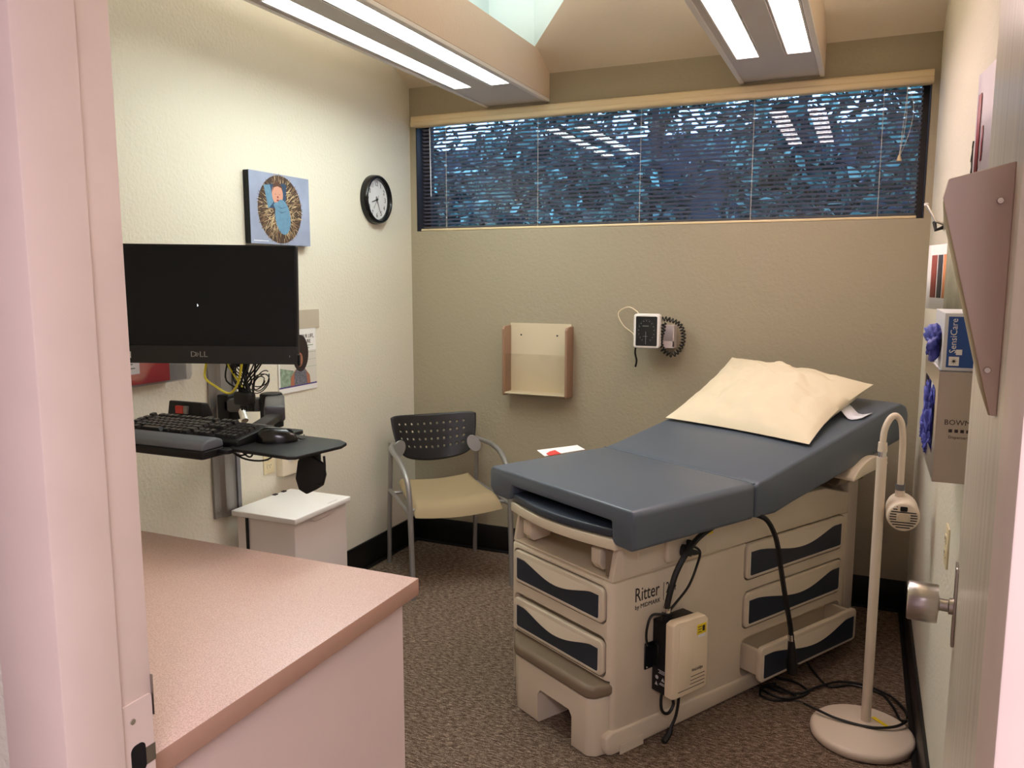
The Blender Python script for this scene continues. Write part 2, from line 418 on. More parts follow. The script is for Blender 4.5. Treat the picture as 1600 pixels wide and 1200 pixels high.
bl = thing('window_blind', 'wide grey mini blind with open slats across the strip window', 'blind', (WC, YB, WZ0))
M_val = mat('valance_cream', (226, 206, 168), .45)
prof = [(0.02, hh - .06), (-.03, hh - .06), (-.036, hh - .052), (-.036, hh - .035), (-.03, hh - .03), (-.03, hh - .008), (-.024, hh), (.02, hh)]
MB().prism(prof, 'x', -hw - .015, hw + .004).build('valance', M_val, bl, bevel=.0015, seg=1)
M_slat = mat('slat_grey', (150, 148, 158), .5)
sl = MB(); n = 4
for i in range(n + 1):
    q = i / n - .5; yy = q * .025; zz = .0018 * (1 - 4 * q * q)
    for x in (-hw + .03, hw - .032): sl.v.append((x, yy, zz))
for i in range(n): sl.f.append((2 * i, 2 * i + 1, 2 * i + 3, 2 * i + 2)); sl.m.append(0)
slm = sl.mesh('slat', mats=[M_slat], flat=True)
NS = 27
for i in range(NS):
    o = link('slat', slm, bl, (0, .028, .022 + i * (hh - .095) / (NS - 1)), (R(-17), 0, 0))
MB().box(-hw + .02, hw - .03, .012, .04, .002, .014).build('bottom_rail', M_val, bl, bevel=.003, seg=2)
M_string = mat('blind_string', (214, 206, 192), .7)
for x in (-2.24, -1.676, -1.107, -.548, .022):
    for yy in (.012,):
        MB().tube([(x - WC, yy, .003), (x - WC, yy, hh - .05)], .0013, 5).build('ladder_cord', M_string, bl)
MB().tube([(-2.335 - WC, -.005, hh - .07), (-2.33 - WC, -.006, hh - .45)], .0035, 8).build('tilt_wand', mat('wand_clear', (200, 205, 215), .2), bl)
pull = MB()
pull.tube(cat_rom([(.114 - WC, -.006, hh - .06), (.118 - WC, -.008, hh - .2), (.1 - WC, -.009, hh - .36)], 5), .0011, 5)
pull.tube(cat_rom([(.118 - WC, -.006, hh - .06), (.108 - WC, -.01, hh - .22), (.098 - WC, -.009, hh - .36)], 5), .0011, 5)
pull.tube(cat_rom([(.12 - WC, -.006, hh - .06), (.146 - WC, -.01, hh - .16), (.132 - WC, -.01, hh - .27), (.102 - WC, -.009, hh - .36)], 5), .0011, 5)
pull.build('pull_cord', M_string, bl)
MB().lathe([(.003, 0), (.005, -.004), (.012, -.026), (.011, -.028), (.001, -.028)], 16, 'z', (.099 - WC, -.009, hh - .36)).build('tassel', mat('tassel_tan', (206, 186, 150), .5), bl)
MB().lathe([(.001, 0), (.004, -.004), (.004, -.02), (.001, -.022)], 10, 'z', (-1.672 - WC, .012, .0)).build('tassel', M_string, bl)

# garden trees behind the glass
def leaf_mats():
    return [mat('leaf_deep', (26, 50, 46), .4), mat('leaf_mid', (72, 124, 116), .35), mat('leaf_pale', (136, 186, 172), .3), mat('bark', (60, 50, 46), .8)]
def tree(x, y, zb, h, w, nl, label, seed, fan=False):
    rnd = random.Random(seed)
    t = thing('garden_shrub', label, 'shrub', (x, y, 0), group='garden shrubs outside the window')
    tm = MB(); tips = []
    for k in range(16):
        a = rnd.uniform(0, 2 * PI); z0 = rnd.uniform(.2, h * .6); l = rnd.uniform(.3, .9) * w
        z1 = min(h, z0 + rnd.uniform(.3, 1.2))
        tm.tube(cat_rom([(0, 0, z0), (math.cos(a) * l * .5, math.sin(a) * l * .35, (z0 + z1) / 2 + .1), (math.cos(a) * l, math.sin(a) * l * .6, z1)], 3), [.03, .025, .022, .018, .014, .01, .006], 5)
        for q in range(5):
            f = rnd.uniform(.3, 1); tips.append((math.cos(a) * l * f, math.sin(a) * l * .6 * f, z0 + (z1 - z0) * f))
    tm.tube([(0, 0, 0), (.03, 0, h * .5), (0, .02, h * .9)], [.07, .05, .015], 7)
    tm.build('stem', leaf_mats()[3], t)
    lm = MB()
    for k in range(nl):
        c = Vector(rnd.choice(tips)) + Vector((rnd.gauss(0, .17), rnd.gauss(0, .13), rnd.gauss(0, .2)))
        d = Vector((rnd.gauss(0, 1), rnd.gauss(0, 1), rnd.gauss(-.3, .6))).normalized()
        s_ = d.cross(Vector((rnd.gauss(0, 1), rnd.gauss(0, 1), rnd.gauss(0, 1)))).normalized()
        ln = rnd.uniform(.07, .16); wd_ = ln * rnd.uniform(.16, .3)
        nrm = d.cross(s_) * ln * .12
        lm.add([c, c + d * ln * .5 + s_ * wd_ + nrm, c + d * ln, c + d * ln * .5 - s_ * wd_ + nrm], [(0, 1, 2), (0, 2, 3)], rnd.choice((0, 0, 0, 1, 1, 2)))
    lo = lm.build('foliage', leaf_mats()[:3], t, smooth=0, flat=True); lo['kind'] = 'stuff'
tree(-4.3, 6.6, 0, 3.7, 1.1, 4800, 'leafy garden shrub outside the left end of the window', 1)
tree(-2.9, 6.9, 0, 3.9, 1.2, 5400, 'broad leafy shrub outside the window between clock wall and beam', 2)
tree(-1.6, 6.4, 0, 3.8, 1.1, 6000, 'leafy shrub outside the middle of the window', 3)
tree(-.5, 6.2, 0, 3.9, 1.0, 6000, 'leafy shrub outside the window under the pinkish light', 4)
tree(.6, 6.0, 0, 3.7, 1.0, 5400, 'leafy shrub outside the right end of the window', 5)
hb = MB()
rnd = random.Random(9)
backdrop_wall = tag(MB().box(-7, 3, 8.2, 8.6, 0, 3.0).build('added_backdrop', mat('backdrop_dusk', (52, 60, 70), .8, var=.3, vscale=3), smooth=0), 'dim garden fence added behind the shrubs to block bright sky', 'backdrop')  # added backdrop, cuts off the bright sky between the leaves
struct(MB().box(-9, 5, 4.4, 11, -.2, -.05).build('ground', mat('garden_soil', (50, 52, 44), .9), smooth=0), 'dark garden ground outside the window', 'ground')

# ------------------------------------------------------------------ left wall things
def on_left(name, label, cat, y, z, off=0): return thing(name, label, cat, (XL + off, y, z), 90)
def on_right(name, label, cat, y, z, off=0): return thing(name, label, cat, (XR - off, y, z), -90)
# clock
ck = on_left('wall_clock', 'round black rimmed wall clock near the room corner', 'clock', 3.763, 2.014)
MB().lathe([(.001, 0), (.13, 0), (.131, -.004), (.128, -.034), (.122, -.04), (.112, -.04), (.106, -.03), (.105, -.016), (.001, -.016)], 56, 'y').build('rim', M_gloss, ck)
fc = MB().lathe([(.001, -.016), (.105, -.016), (.105, -.0175), (.001, -.0175)], 48, 'y').build('dial', mat('dial_white', (226, 226, 228), .5), ck)
for k in range(1, 13):
    a = R(90 - 30 * k)
    text('numeral', str(k), .036, M_ink, fc, (.083 * math.cos(a), -.0182, .083 * math.sin(a)), sx=.85)
def hand(nm, ang, ln, back, w, y):
    a = R(ang)
    MB().prism([(-w, -back), (w, -back), (w * .6, ln), (-w * .6, ln)], 'y', y - .0006, y).build(nm, M_black if w > .002 else M_ink, ck, rot=(0, a, 0), smooth=0)
hand('hour_hand', 252, .05, .015, .0035, -.0195)
hand('minute_hand', 155, .078, .018, .0026, -.0205)
hand('second_hand', 35, .03, .06, .0008, -.0215)
MB().lathe([(.001, -.018), (.005, -.018), (.005, -.0225), (.001, -.0225)], 14, 'y').build('hub', M_black, ck)
MB().lathe([(.001, -.026), (.106, -.026), (.106, -.0265), (.001, -.0265)], 48, 'y').build('glass', clear('clock_glass', (1, 1, 1), .03, .1), ck)

# baby picture on canvas
pc = on_left('canvas_picture', 'canvas photo print of a swaddled newborn in a nest', 'picture', 2.961, 1.9)
MB().box(-.202, .202, -.032, 0, -.155, .155).build('canvas_block', M_black, pc, bevel=.002, seg=1)
pr = MB(); D = -.0325
def lay(P, m, k): pr.poly([(x, D - .00012 * k, z) for x, z in P], m)
pm = [mat('print_blue_grey', (150, 160, 186), .6, var=.12, vscale=9), mat('print_straw_dark', (70, 52, 40), .7), mat('print_straw_mid', (142, 112, 84), .7), mat('print_straw_light', (214, 190, 150), .7),
      mat('print_blanket', (100, 140, 168), .7, var=.12, vscale=60), mat('print_pillow_blue', (44, 70, 100), .7), mat('print_skin', (206, 150, 128), .7), mat('print_hair', (90, 58, 44), .7), mat('print_white', (232, 236, 240), .7), mat('print_lip', (150, 70, 66), .7)]
lay([(-.202, -.155), (.202, -.155), (.202, .155), (-.202, .155)], 0, 0)
lay(ell(-.005, .0, .148, .15, 40), 1, 1)
rnd = random.Random(3)
for i in range(620):
    a = rnd.uniform(0, 2 * PI); r0 = rnd.uniform(.045, .135); ln = rnd.uniform(.018, .045); da = a + rnd.gauss(0, .5 if r0 < .1 else .25)
    r1 = min(r0 + ln, .158); w = rnd.uniform(.0009, .002)
    p = Vector((math.cos(a) * r0 - .005, math.sin(a) * r0)); q = p + Vector((math.cos(da), math.sin(da))) * (r1 - r0)
    s_ = Vector((-math.sin(da), math.cos(da))) * w
    m_ = rnd.choice((1, 2, 2, 3, 3, 3)) if r0 < .1 else rnd.choice((1, 1, 2, 2, 3))
    lay([p - s_, p + s_, q + s_ * .4, q - s_ * .4], m_, 2 + (i % 5))
lay([(-.11, .1), (-.09, .105), (.03, .118), (.04, .11), (.03, .01), (-.085, .002), (-.092, .02)], 5, 8)
lay([(-.112, .1), (-.07, .104), (-.05, .03), (-.085, .0)], 4, 9)
lay(ell(-.022, .068, .037, .05, 28, .05), 6, 10)
lay([(-.056, .075), (-.05, .105), (-.03, .119), (-.008, .117), (.012, .1), (.014, .078), (.005, .096), (-.02, .102), (-.045, .095)], 7, 11)
lay(ell(.01, -.032, .052, .078, 32, .16), 4, 11)
lay([(-.052, .02), (-.035, .034), (-.02, .024), (.005, .038), (.03, .02), (.02, .0), (-.04, .0)], 4, 12)
for ex in (-.036, -.008): lay([(ex - .008, .068), (ex, .064), (ex + .008, .068), (ex, .066)], 7, 13)
lay(ell(-.021, .054, .006, .005, 12), 9, 13)
lay(ell(-.021, .04, .009, .004, 12), 9, 14)
for z in (.02, -.0): lay([(-.035, z), (.0, z - .012), (.045, z - .002), (.0, z - .015)], 5, 13)
lay([(-.185, -.143), (-.09, -.143), (-.09, -.140), (-.185, -.140)], 8, 3)
pr.build('photo_print', pm, pc, smooth=0, flat=True)

# grey beige board + magazine poster
bd = on_left('notice_board', 'small blank grey beige board behind the monitor edge', 'board', 3.1, 1.4)
MB().box(-.145, .147, -.006, 0, -.045, .045).build('panel', mat('board_greige', (188, 178, 160), .7), bd, bevel=.001, seg=1)
po = on_left('wall_poster', 'white flyer with photo of a curly haired woman', 'poster', 3.075, 1.21, .003)
MB().box(-.14, .14, -.002, 0, -.15, .165).build('sheet', M_paper, po, smooth=0)
pp = MB(); D = -.0021
def lay2(P, m, k): pp.poly([(x, D - .00012 * k, z) for x, z in P], m)
qm = [mat('flyer_grid', (214, 210, 200), .7), mat('flyer_purple', (74, 66, 130), .7), mat('flyer_skin', (168, 108, 84), .7), mat('flyer_hair', (44, 30, 28), .7), mat('flyer_dress', (110, 110, 120), .7, var=.5, vscale=160), mat('flyer_green', (140, 160, 140), .7, var=.4, vscale=50), mat('flyer_white', (240, 240, 240), .7)]
lay2([(-.13, -.12), (.14, -.12), (.14, .04), (-.13, .04)], 0, 0)
lay2([(-.13, -.12), (.0, -.12), (-.03, -.05), (-.08, -.04), (-.13, -.03)], 5, 1)
for z in (-.04, -.005, .03): lay2([(.03, z), (.14, z), (.14, z + .0015), (.03, z + .0015)], 5, 1)
lay2([(-.14, -.126), (.14, -.126), (.14, -.119), (-.14, -.119)], 1, 2)
lay2([(-.06, -.12), (.09, -.12), (.085, -.08), (.05, -.045), (-.02, -.045), (-.055, -.08)], 2, 3)
lay2([(-.03, -.12), (.065, -.12), (.06, -.06), (.04, -.04), (-.01, -.04), (-.03, -.06)], 4, 4)
lay2(ell(.02, .03, .06, .088, 24), 3, 5)
lay2(ell(.012, .0, .024, .034, 20), 2, 6)
lay2([(.0, -.014), (.012, -.02), (.024, -.014), (.012, -.017)], 6, 7)
pp.build('print', qm, po, smooth=0, flat=True)
text('headline', 'EY, YOUR LIFE,', .026, M_ink, po, (.125, -.0026, .108), align='RIGHT', sx=.85)
text('headline', 'UR FUTURE', .026, M_ink, po, (.1, -.0026, .083), align='RIGHT', sx=.85)
for i, z in enumerate((.062, .05)): MB().box(-.02, .118 - .03 * i, -.0026, -.002, z, z + .004).build('text_line', qm[5], po, smooth=0)

# acrylic holder with red brochure
ah = on_left('acrylic_holder', 'clear acrylic wall pocket under the monitor', 'holder', 2.2, 1.2)
Mac = clear('acrylic', (.93, .93, .95), .06, .04)
MB().box(-.2, .19, -.004, 0, 0, .24).build('back_plate', Mac, ah)
MB().prism([(-.2, 0), (.175, 0), (.19, .02), (.19, .15), (-.2, .15)], 'y', -.034, -.03).build('front_plate', Mac, ah)
MB().box(-.2, .185, -.03, -.004, 0, .004).build('floor_plate', Mac, ah)
for x in (-.2, .184): MB().box(x, x + .004, -.03, -.004, .004, .15).build('end_plate', Mac, ah)
rb = on_left('red_brochure', 'red brochure standing in the clear acrylic pocket', 'brochure', 2.17, 1.206, .008)
MB().box(-.165, .12, -.012, 0, 0, .2).build('cover', mat('brochure_red', (170, 40, 44), .5), rb)
MB().box(-.14, -.02, -.0126, -.012, .04, .2).build('label_panel', mat('brochure_label', (208, 200, 204), .6), rb)
MB().box(-.12, -.05, -.0131, -.0126, .075, .079).build('text_line', M_ink, rb); MB().box(-.12, -.04, -.0131, -.0126, .06, .064).build('text_line', M_ink, rb)

# outlets
def outlet(t, m):
    MB().box(-.036, .036, -.006, 0, -.058, .058).build('cover_plate', m, t, bevel=.0025, seg=2)
    for z in (-.02, .02):
        r_ = MB().prism(rrect(-.017, .017, z - .014, z + .014, .008), 'y', -.0085, -.005).build('receptacle', m, t, bevel=.001, seg=1)
        for x in (-.007, .005): MB().box(x, x + .002, -.009, -.0084, z - .002, z + .007).build('slot', M_dark, r_)
        MB().lathe([(.0001, -.0084), (.0022, -.0084), (.0022, -.009), (.0001, -.009)], 10, 'y', (0, 0, z - .008)).build('ground_slot', M_dark, r_)
    MB().lathe([(.0001, -.006), (.003, -.006), (.0025, -.007), (.0001, -.007)], 10, 'y').build('screw', m, t)
outlet(on_left('wall_outlet', 'almond duplex outlet under the keyboard tray', 'outlet', 2.847, .765), M_almond)
outlet(on_right('wall_outlet', 'almond duplex outlet on right wall beside the door knob', 'outlet', 2.49, .85), M_almond)
jb = on_left('junction_box', 'white surface cable box beside the outlet under the tray', 'cable box', 2.977, .745)
MB().box(-.08, .078, -.04, 0, -.062, .062).build('box', mat('box_cream', (226, 216, 196), .45), jb, bevel=.004, seg=2)
MB().box(-.04, .05, -.044, -.04, .0, .04).build('lid_insert', M_white, jb, bevel=.0015, seg=1)
MB().tube(cat_rom([(-.035, -.046, .038), (-.025, -.05, .012), (-.008, -.05, .012), (0, -.046, .038)], 5), .003, 6).build('loop', M_ivory, jb)

# ------------------------------------------------------------------ workstation on the left wall
rl = on_left('wall_track', 'grey metal wall track carrying the monitor and keyboard arm', 'wall track', 2.562, .59)
tp = [(-.065, 0), (-.065, -.012), (-.03, -.012), (-.022, -.035), (.022, -.035), (.03, -.012), (.065, -.012), (.065, 0)]
MB().prism(tp, 'z', 0, 1.0).build('track', M_alu, rl, bevel=.001, seg=1)
for z in (.03, .43, .47, .9):
    for x in (-.047, .047):
        MB().lathe([(.001, -.012), (.007, -.012), (.006, -.015), (.001, -.015)], 12, 'y', (x, 0, z)).build('bolt', M_steel, rl)
MB().box(.065, .085, -.02, 0, .0, 1.0).build('cable_channel', mat('channel_grey', (120, 120, 126), .5), rl)

# keyboard arm
def bar(a, c, w, h, n_=None):
    a = Vector(a); c = Vector(c); d = c - a; L_ = d.length
    ang = math.atan2(d.y, d.x); m_ = MB().box(0, L_, -w / 2, w / 2, -h / 2, h / 2)
    rm = Matrix.Translation(a) @ Matrix.Rotation(ang, 4, 'Z') @ Matrix.Rotation(-math.asin(d.z / L_), 4, 'Y')
    m_.v = [tuple(rm @ Vector(p)) for p in m_.v]; return m_
# keyboard tray with palm rest and mouse platform
kt = thing('keyboard_tray', 'black keyboard tray with grey gel palm rest on a folding arm', 'keyboard tray', (-1.75, 1.68, 1.14))
MB().prism(rrect(-.27, .245, -.1, .22, .015), 'z', 0, .012).build('tray', M_black, kt, bevel=.003)
MB().prism(rrect(-.27, .215, -.155, -.072, .012), 'z', -.006, .016).build('palm_rest_base', M_black, kt, bevel=.004)
MB().prism([(-.153, .016), (-.075, .016), (-.078, .036), (-.1, .044), (-.135, .042), (-.151, .032)], 'x', -.27, .213).build('palm_rest', mat('gel_grey', (92, 98, 106), .55, bump=.05, bscale=300), kt, bevel=.006)
mpp = [(.215, -.06), (.25, -.085), (.445, -.105), (.462, -.095), (.49, .06), (.478, .1), (.44, .125), (.25, .14)]
MB().prism(mpp, 'z', .006, .015).build('mouse_platform', M_black, kt, bevel=.003)
ms = thing('computer_mouse', 'glossy black computer mouse on the tray platform', 'mouse', (-1.455, 1.715, 1.155), 28)
def dome(L_, W_, H_, n=20, mseg=12):
    m_ = MB(); v = []; f = []
    for i in range(mseg + 1):
        t = i / mseg
        for k in range(n):
            a = 2 * PI * k / n
            rr = math.cos(t * PI / 2) ** .55
            x = L_ / 2 * math.cos(a) * rr; y = W_ / 2 * math.sin(a) * rr * (1 - .12 * math.cos(a))
            z = H_ * math.sin(t * PI / 2) ** .9 * (1 - .18 * math.cos(a) * rr)
            v.append((x, y, max(z, 0)))
    for i in range(mseg):
        for k in range(n): f.append((i * n + k, i * n + (k + 1) % n, (i + 1) * n + (k + 1) % n, (i + 1) * n + k))
    f.append(tuple(range(n))[::-1]); return m_.add(v, f)
dome(.112, .064, .038).build('shell', M_gloss, ms, weld=True)
MB().lathe([(.001, -.004), (.011, -.004), (.012, 0), (.011, .004), (.001, .004)], 18, 'y', (.034, 0, .024)).build('scroll_wheel', M_rubber, ms)
MB().tube(cat_rom([(.055, 0, .01), (.065, .004, .005), (.07, .03, .004), (.06, .07, .004)], 5), .002, 6).build('cable', M_cord, ms)
# mouse holder clip hanging off the tray end
mc = thing('mouse_catcher', 'black curved mouse catcher clipped under the tray end', 'mouse holder', (-1.335, 1.72, 1.05))
MB().box(-.02, .02, -.012, .004, .02, .098).build('clip_arm', M_black, mc, bevel=.003)
MB().prism([(-.055, .01), (-.045, -.02), (-.02, -.03), (.01, -.015), (.035, .0), (.045, .03), (.04, .06), (.02, .07), (-.02, .09), (-.045, .06)], 'y', -.016, -.006).build('cup', M_black, mc, bevel=.004)
MB().tube(cat_rom([(.02, -.012, .0), (.045, -.03, .01), (.055, -.03, .05), (.054, -.03, .085)], 4), .0035, 6).build('wire_hook', M_black, mc)
KA = (XL + .036 + 1.75, 2.56 - 1.68, 1.06 - 1.14)
MB().box(.0, .06, -.05, .05, -.05, .06).build('carriage', M_black, kt, KA, bevel=.006)
bar((.03, -.02, .015), (.22, -.02, .03), .06, .055).build('rear_link', mat('arm_grey', (70, 70, 74), .4), kt, KA, bevel=.01)
bar((.26, .0, .04), (.46, -.24, .04), .075, .06).build('front_link', mat('arm_grey', (70, 70, 74), .4), kt, KA, bevel=.012)
MB().lathe([(.001, -.06), (.045, -.06), (.045, .07), (.04, .076), (.001, .076)], 24, 'z', (.25, -.01, 0)).build('pivot', M_black, kt, KA)
MB().lathe([(.001, -.08), (.03, -.08), (.03, -.06), (.001, -.06)], 20, 'z', (.25, -.01, 0)).build('pivot_ring', M_chrome, kt, KA)
MB().tube([(.24, -.16, .01), (.27, -.2, .03), (.3, -.22, .0)], .014, 8).build('clamp_lever', M_chrome, kt, KA)
bar((.46, -.24, .03), (.72, -.68, .06), .05, .025).build('tray_strut', M_black, kt, KA, bevel=.004)
KC = (-1.985 + 1.75, 1.93 - 1.68, 1.155 - 1.14)
MB().prism([(-.03, 0), (.03, 0), (.01, .045), (-.02, .05)], 'x', -.07, .07).build('tilt_block', M_black, kt, KC, bevel=.005)
MB().box(-.03, .0, -.033, -.024, .012, .036).build('red_window', mat('red_plastic', (205, 50, 40), .4), kt, KC)
MB().box(.004, .02, -.033, -.024, .012, .036).build('grey_window', M_alu, kt, KC)

# keyboard
kb = thing('computer_keyboard', 'black full size keyboard with dark keys on the tray', 'keyboard', (-1.73, 1.692, 1.153))
prf = [(-.074, 0), (.076, 0), (.076, .034), (.05, .036), (-.066, .019), (-.074, .012)]
MB().prism(prf, 'x', -.225, .225).build('case', M_black, kb, bevel=.003)
keym = MB().add([(-.0085, -.0085, 0), (.0085, -.0085, 0), (.0085, .0085, 0), (-.0085, .0085, 0), (-.0065, -.0062, .008), (.0065, -.0062, .008), (.0065, .0072, .008), (-.0065, .0072, .008)],
               [(4, 5, 6, 7), (0, 1, 5, 4), (1, 2, 6, 5), (2, 3, 7, 6), (3, 0, 4, 7)]).mesh('key', mats=[mat('key_black', (22, 22, 24), .35)], smooth=0)
sl_ = math.atan2(.017, .116)
for r_ in range(6):
    yy = -.056 + r_ * .019 + (.008 if r_ == 5 else 0); zz = .0215 + (yy + .056) * math.tan(sl_)
    cols = []
    if r_ == 0: cols = [(-.205, 1.25), (-.182, 1.2), (-.158, 1.2), (-.1, 4.8), (-.042, 1.2), (-.018, 1.2), (.005, 1.2), (.028, 1.2)]
    elif r_ == 5: cols = [(-.206, 1)] + [(-.17 + i * .019, 1) for i in range(4)] + [(-.085 + i * .019, 1) for i in range(4)] + [(-.0 + i * .019 - .0, 1) for i in range(3)]
    else: cols = [(-.2 - .003 * (r_ % 2), 1.4)] + [(-.176 + .005 * r_ + i * .019, 1) for i in range(11)] + [(.034, 1.5)]
    cols += [(.07 + i * .019, 1) for i in range(3)] if r_ != 2 else []
    if r_ < 5: cols += [(.146 + i * .019, 1) for i in range(4)]
    for x, w_ in cols:
        o = link('key', keym, kb, (x, yy, zz), (sl_, 0, 0)); o.scale = (w_, 1, 1)
MB().box(.15, .205, .061, .065, .0352, .0362).build('print_line', mat('grey_print', (150, 150, 150), .6), kb)

# monitor
MC = (-.955, 2.45)
def fr_(lat, fwd): 
    c_, s_ = math.cos(R(YAW)), math.sin(R(YAW)); return (lat * c_ - fwd * s_, lat * s_ + fwd * c_)
mx_, my_ = fr_(*MC)
mo = thing('computer_monitor', 'large black flat monitor with dark screen on wall arm', 'monitor', (mx_, my_, 1.518), YAW + 1)
mo.rotation_euler = (R(-1.5), R(.7), R(YAW + .5))
MB().prism(rrect(-.301, .301, -.18, .18, .006), 'y', 0, .028).build('housing', M_black, mo, bevel=.003)
MB().prism([(-.2, -.12), (.2, -.12), (.2, .1), (-.2, .1)], 'y', .028, .05).build('rear_bulge', M_black, mo, bevel=.012)
scn = MB().box(-.295, .295, -.0012, .0, -.124, .174).build('screen', mat('screen_black', (14, 16, 24), .2, spec=.25), mo, smooth=0)
MB().poly([(.0, -.0014, .003), (.004, -.0014, -.004), (.0, -.0014, -.007)]).build('cursor', emit('cursor_white', (1, 1, 1), 1.0), scn, smooth=0)
MB().box(-.301, .301, -.003, 0, -.18, -.126).build('chin', mat('chin_black', (24, 24, 27), .5), mo, bevel=.0012, seg=1)
text('logo', 'D LL', .024, M_alu, mo, (.002, -.0034, -.152), sx=1.1)
lg = MB()
for q in (-.0042, 0, .0042):
    lg.box(-.0052, .0052, -.0037, -.003, q - .0009, q + .0009)
lg.build('logo', M_alu, mo, loc=(-.0045, 0, -.152), rot=(0, R(35), 0), smooth=0)
MB().box(-.235, -.205, -.0036, -.003, -.165, -.145).build('asset_sticker', M_paper, mo, smooth=0)
MB().box(.277, .2785, -.0036, -.003, -.158, -.152).build('power_mark', M_alu, mo, smooth=0)
MB().box(.3, .306, .0, .02, -.185, -.15).build('side_knob', M_black, mo, bevel=.004)
ma = thing('monitor_arm', 'black arm holding the monitor to the wall track', 'arm', (XL + .036, 2.56, 1.4))
MB().box(0, .05, -.05, .05, -.07, .07).build('carriage', M_black, ma, bevel=.006)
bar((.04, 0, 0), (.36, -.3, .03), .05, .06).build('rear_link', M_black, ma, bevel=.01)
bar((.36, -.3, .03), (.552, -.62, .1), .045, .05).build('front_link', M_black, ma, bevel=.008)
MB().lathe([(.001, -.12), (.032, -.12), (.032, .07), (.001, .07)], 20, 'z', (.36, -.3, .0)).build('pivot', M_black, ma)
# cables under the monitor
def cable(name, label, pts, r, m, n=6, cat='cable', group=None):
    p0 = Vector(pts[len(pts) // 2]); t = [Vector(p) - p0 for p in pts]
    o = MB().tube(cat_rom(t, n), r, 7).build(name, m, None, p0)
    return tag(o, label, cat, group)
M_ycab = mat('yellow_cable', (226, 214, 60), .4)
cable('yellow_cable', 'thick yellow network cable looping under the monitor', [(-2.15, 2.2, 1.36), (-2.175, 2.2, 1.286), (-2.172, 2.19, 1.24), (-2.12, 2.18, 1.215), (-2.035, 2.16, 1.195), (-1.985, 2.15, 1.235), (-1.965, 2.15, 1.30), (-1.965, 2.16, 1.38)], .0042, M_ycab, group=None)
cable('yellow_cable', 'short yellow cable behind the thicker yellow loop', [(-2.11, 2.23, 1.38), (-2.105, 2.23, 1.3), (-2.07, 2.23, 1.245), (-2.03, 2.22, 1.21)], .0035, M_ycab)
bk = thing('cable_bundle', 'tangle of thin black cables hanging under the monitor', 'cables', (-2.05, 2.24, 1.14))
rnd = random.Random(12)
for i in range(20):
    x0 = rnd.uniform(-.12, .1); x1 = rnd.uniform(-.03, .05)
    MB().tube(cat_rom([(x0, rnd.uniform(-.02, .05), .24), (x0 * .9, rnd.uniform(-.02, .05), .17), (x0 * .4 + x1 * .3 + rnd.uniform(-.03, .03), rnd.uniform(-.03, .03), .09), (x1, 0, .04), (x1 * .8, .01, -.02)], 5), rnd.uniform(.002, .0038), 6).build('cable_strand', M_cord, bk)
for i in range(5):
    c_ = Vector((.07 + rnd.uniform(-.015, .025), 0, .08 + rnd.uniform(-.01, .02))); ra = rnd.uniform(.03, .045); an = rnd.uniform(.3, 1.0)
    MB().tube([c_ + Vector((math.cos(q / 18 * 2 * PI) * ra * 1.2 * math.cos(an) - math.sin(q / 18 * 2 * PI) * ra * .5 * math.sin(an), .01 * i - .02, math.cos(q / 18 * 2 * PI) * ra * math.sin(an) + math.sin(q / 18 * 2 * PI) * ra * .6 * math.cos(an))) for q in range(18)], .002, 5).build('cable_loop', M_cord, bk)
MB().box(-.03, .05, -.02, .02, .0, .05).build('cable_wrap', M_rubber, bk, bevel=.012)
un = thing('hanging_cables', 'thin black cables drooping under the keyboard tray', 'cables', (-1.62, 1.86, 1.05))
for pts in ([(-.2, 0, .1), (-.16, 0, .04), (-.09, .01, .0), (.0, .02, .01), (.04, .02, .09)], [(-.19, .02, .1), (-.13, .02, .035), (-.08, .02, .005), (-.06, .02, .05), (-.06, .02, .1)], [(-.21, 0, .1), (-.17, 0, .06), (-.1, 0, .012), (-.03, .02, .06), (.0, .02, .1)]):
    MB().tube(cat_rom(pts, 6), .0028, 6).build('cable_strand', M_cord, un)

# ------------------------------------------------------------------ white step bin
bn = thing('waste_bin', 'white metal waste bin with flat lid against left wall', 'bin', (-2.265, 2.76, 0))
M_bin = mat('bin_white', (226, 216, 212), .4)
MB().box(-.155, .15, -.18, .18, .02, .588).build('body', M_bin, bn, bevel=.004)
MB().box(-.15, .145, -.175, .175, 0, .02).build('base', M_black, bn)
lid = MB().box(-.168, .17, -.2, .19, .592, .616).build('lid', mat('lid_white', (240, 238, 238), .3), bn, bevel=.004)
MB().prism([(-.1, 0), (.1, 0), (.06, -.02), (-.06, -.02)], 'x', .1505, .158).build('finger_lip', M_bin, bn, loc=(0, 0, .588), bevel=.002)
MB().box(-.105, -.09, -.188, -.181, .3, .6).build('hinge_strap', M_black, bn, bevel=.002, seg=1)
MB().lathe([(.001, -.189), (.007, -.189), (.006, -.193), (.001, -.193)], 12, 'y', (-.097, 0, .594)).build('hinge_pin', M_steel, bn)
for y in (.06, .12): MB().box(-.167, -.15, y, y + .02, .616, .62).build('hinge_knuckle', M_black, bn)
MB().box(.146, .149, .05, .12, .6162, .6166).build('brand_print', mat('lid_grey_print', (190, 188, 190), .5), bn)

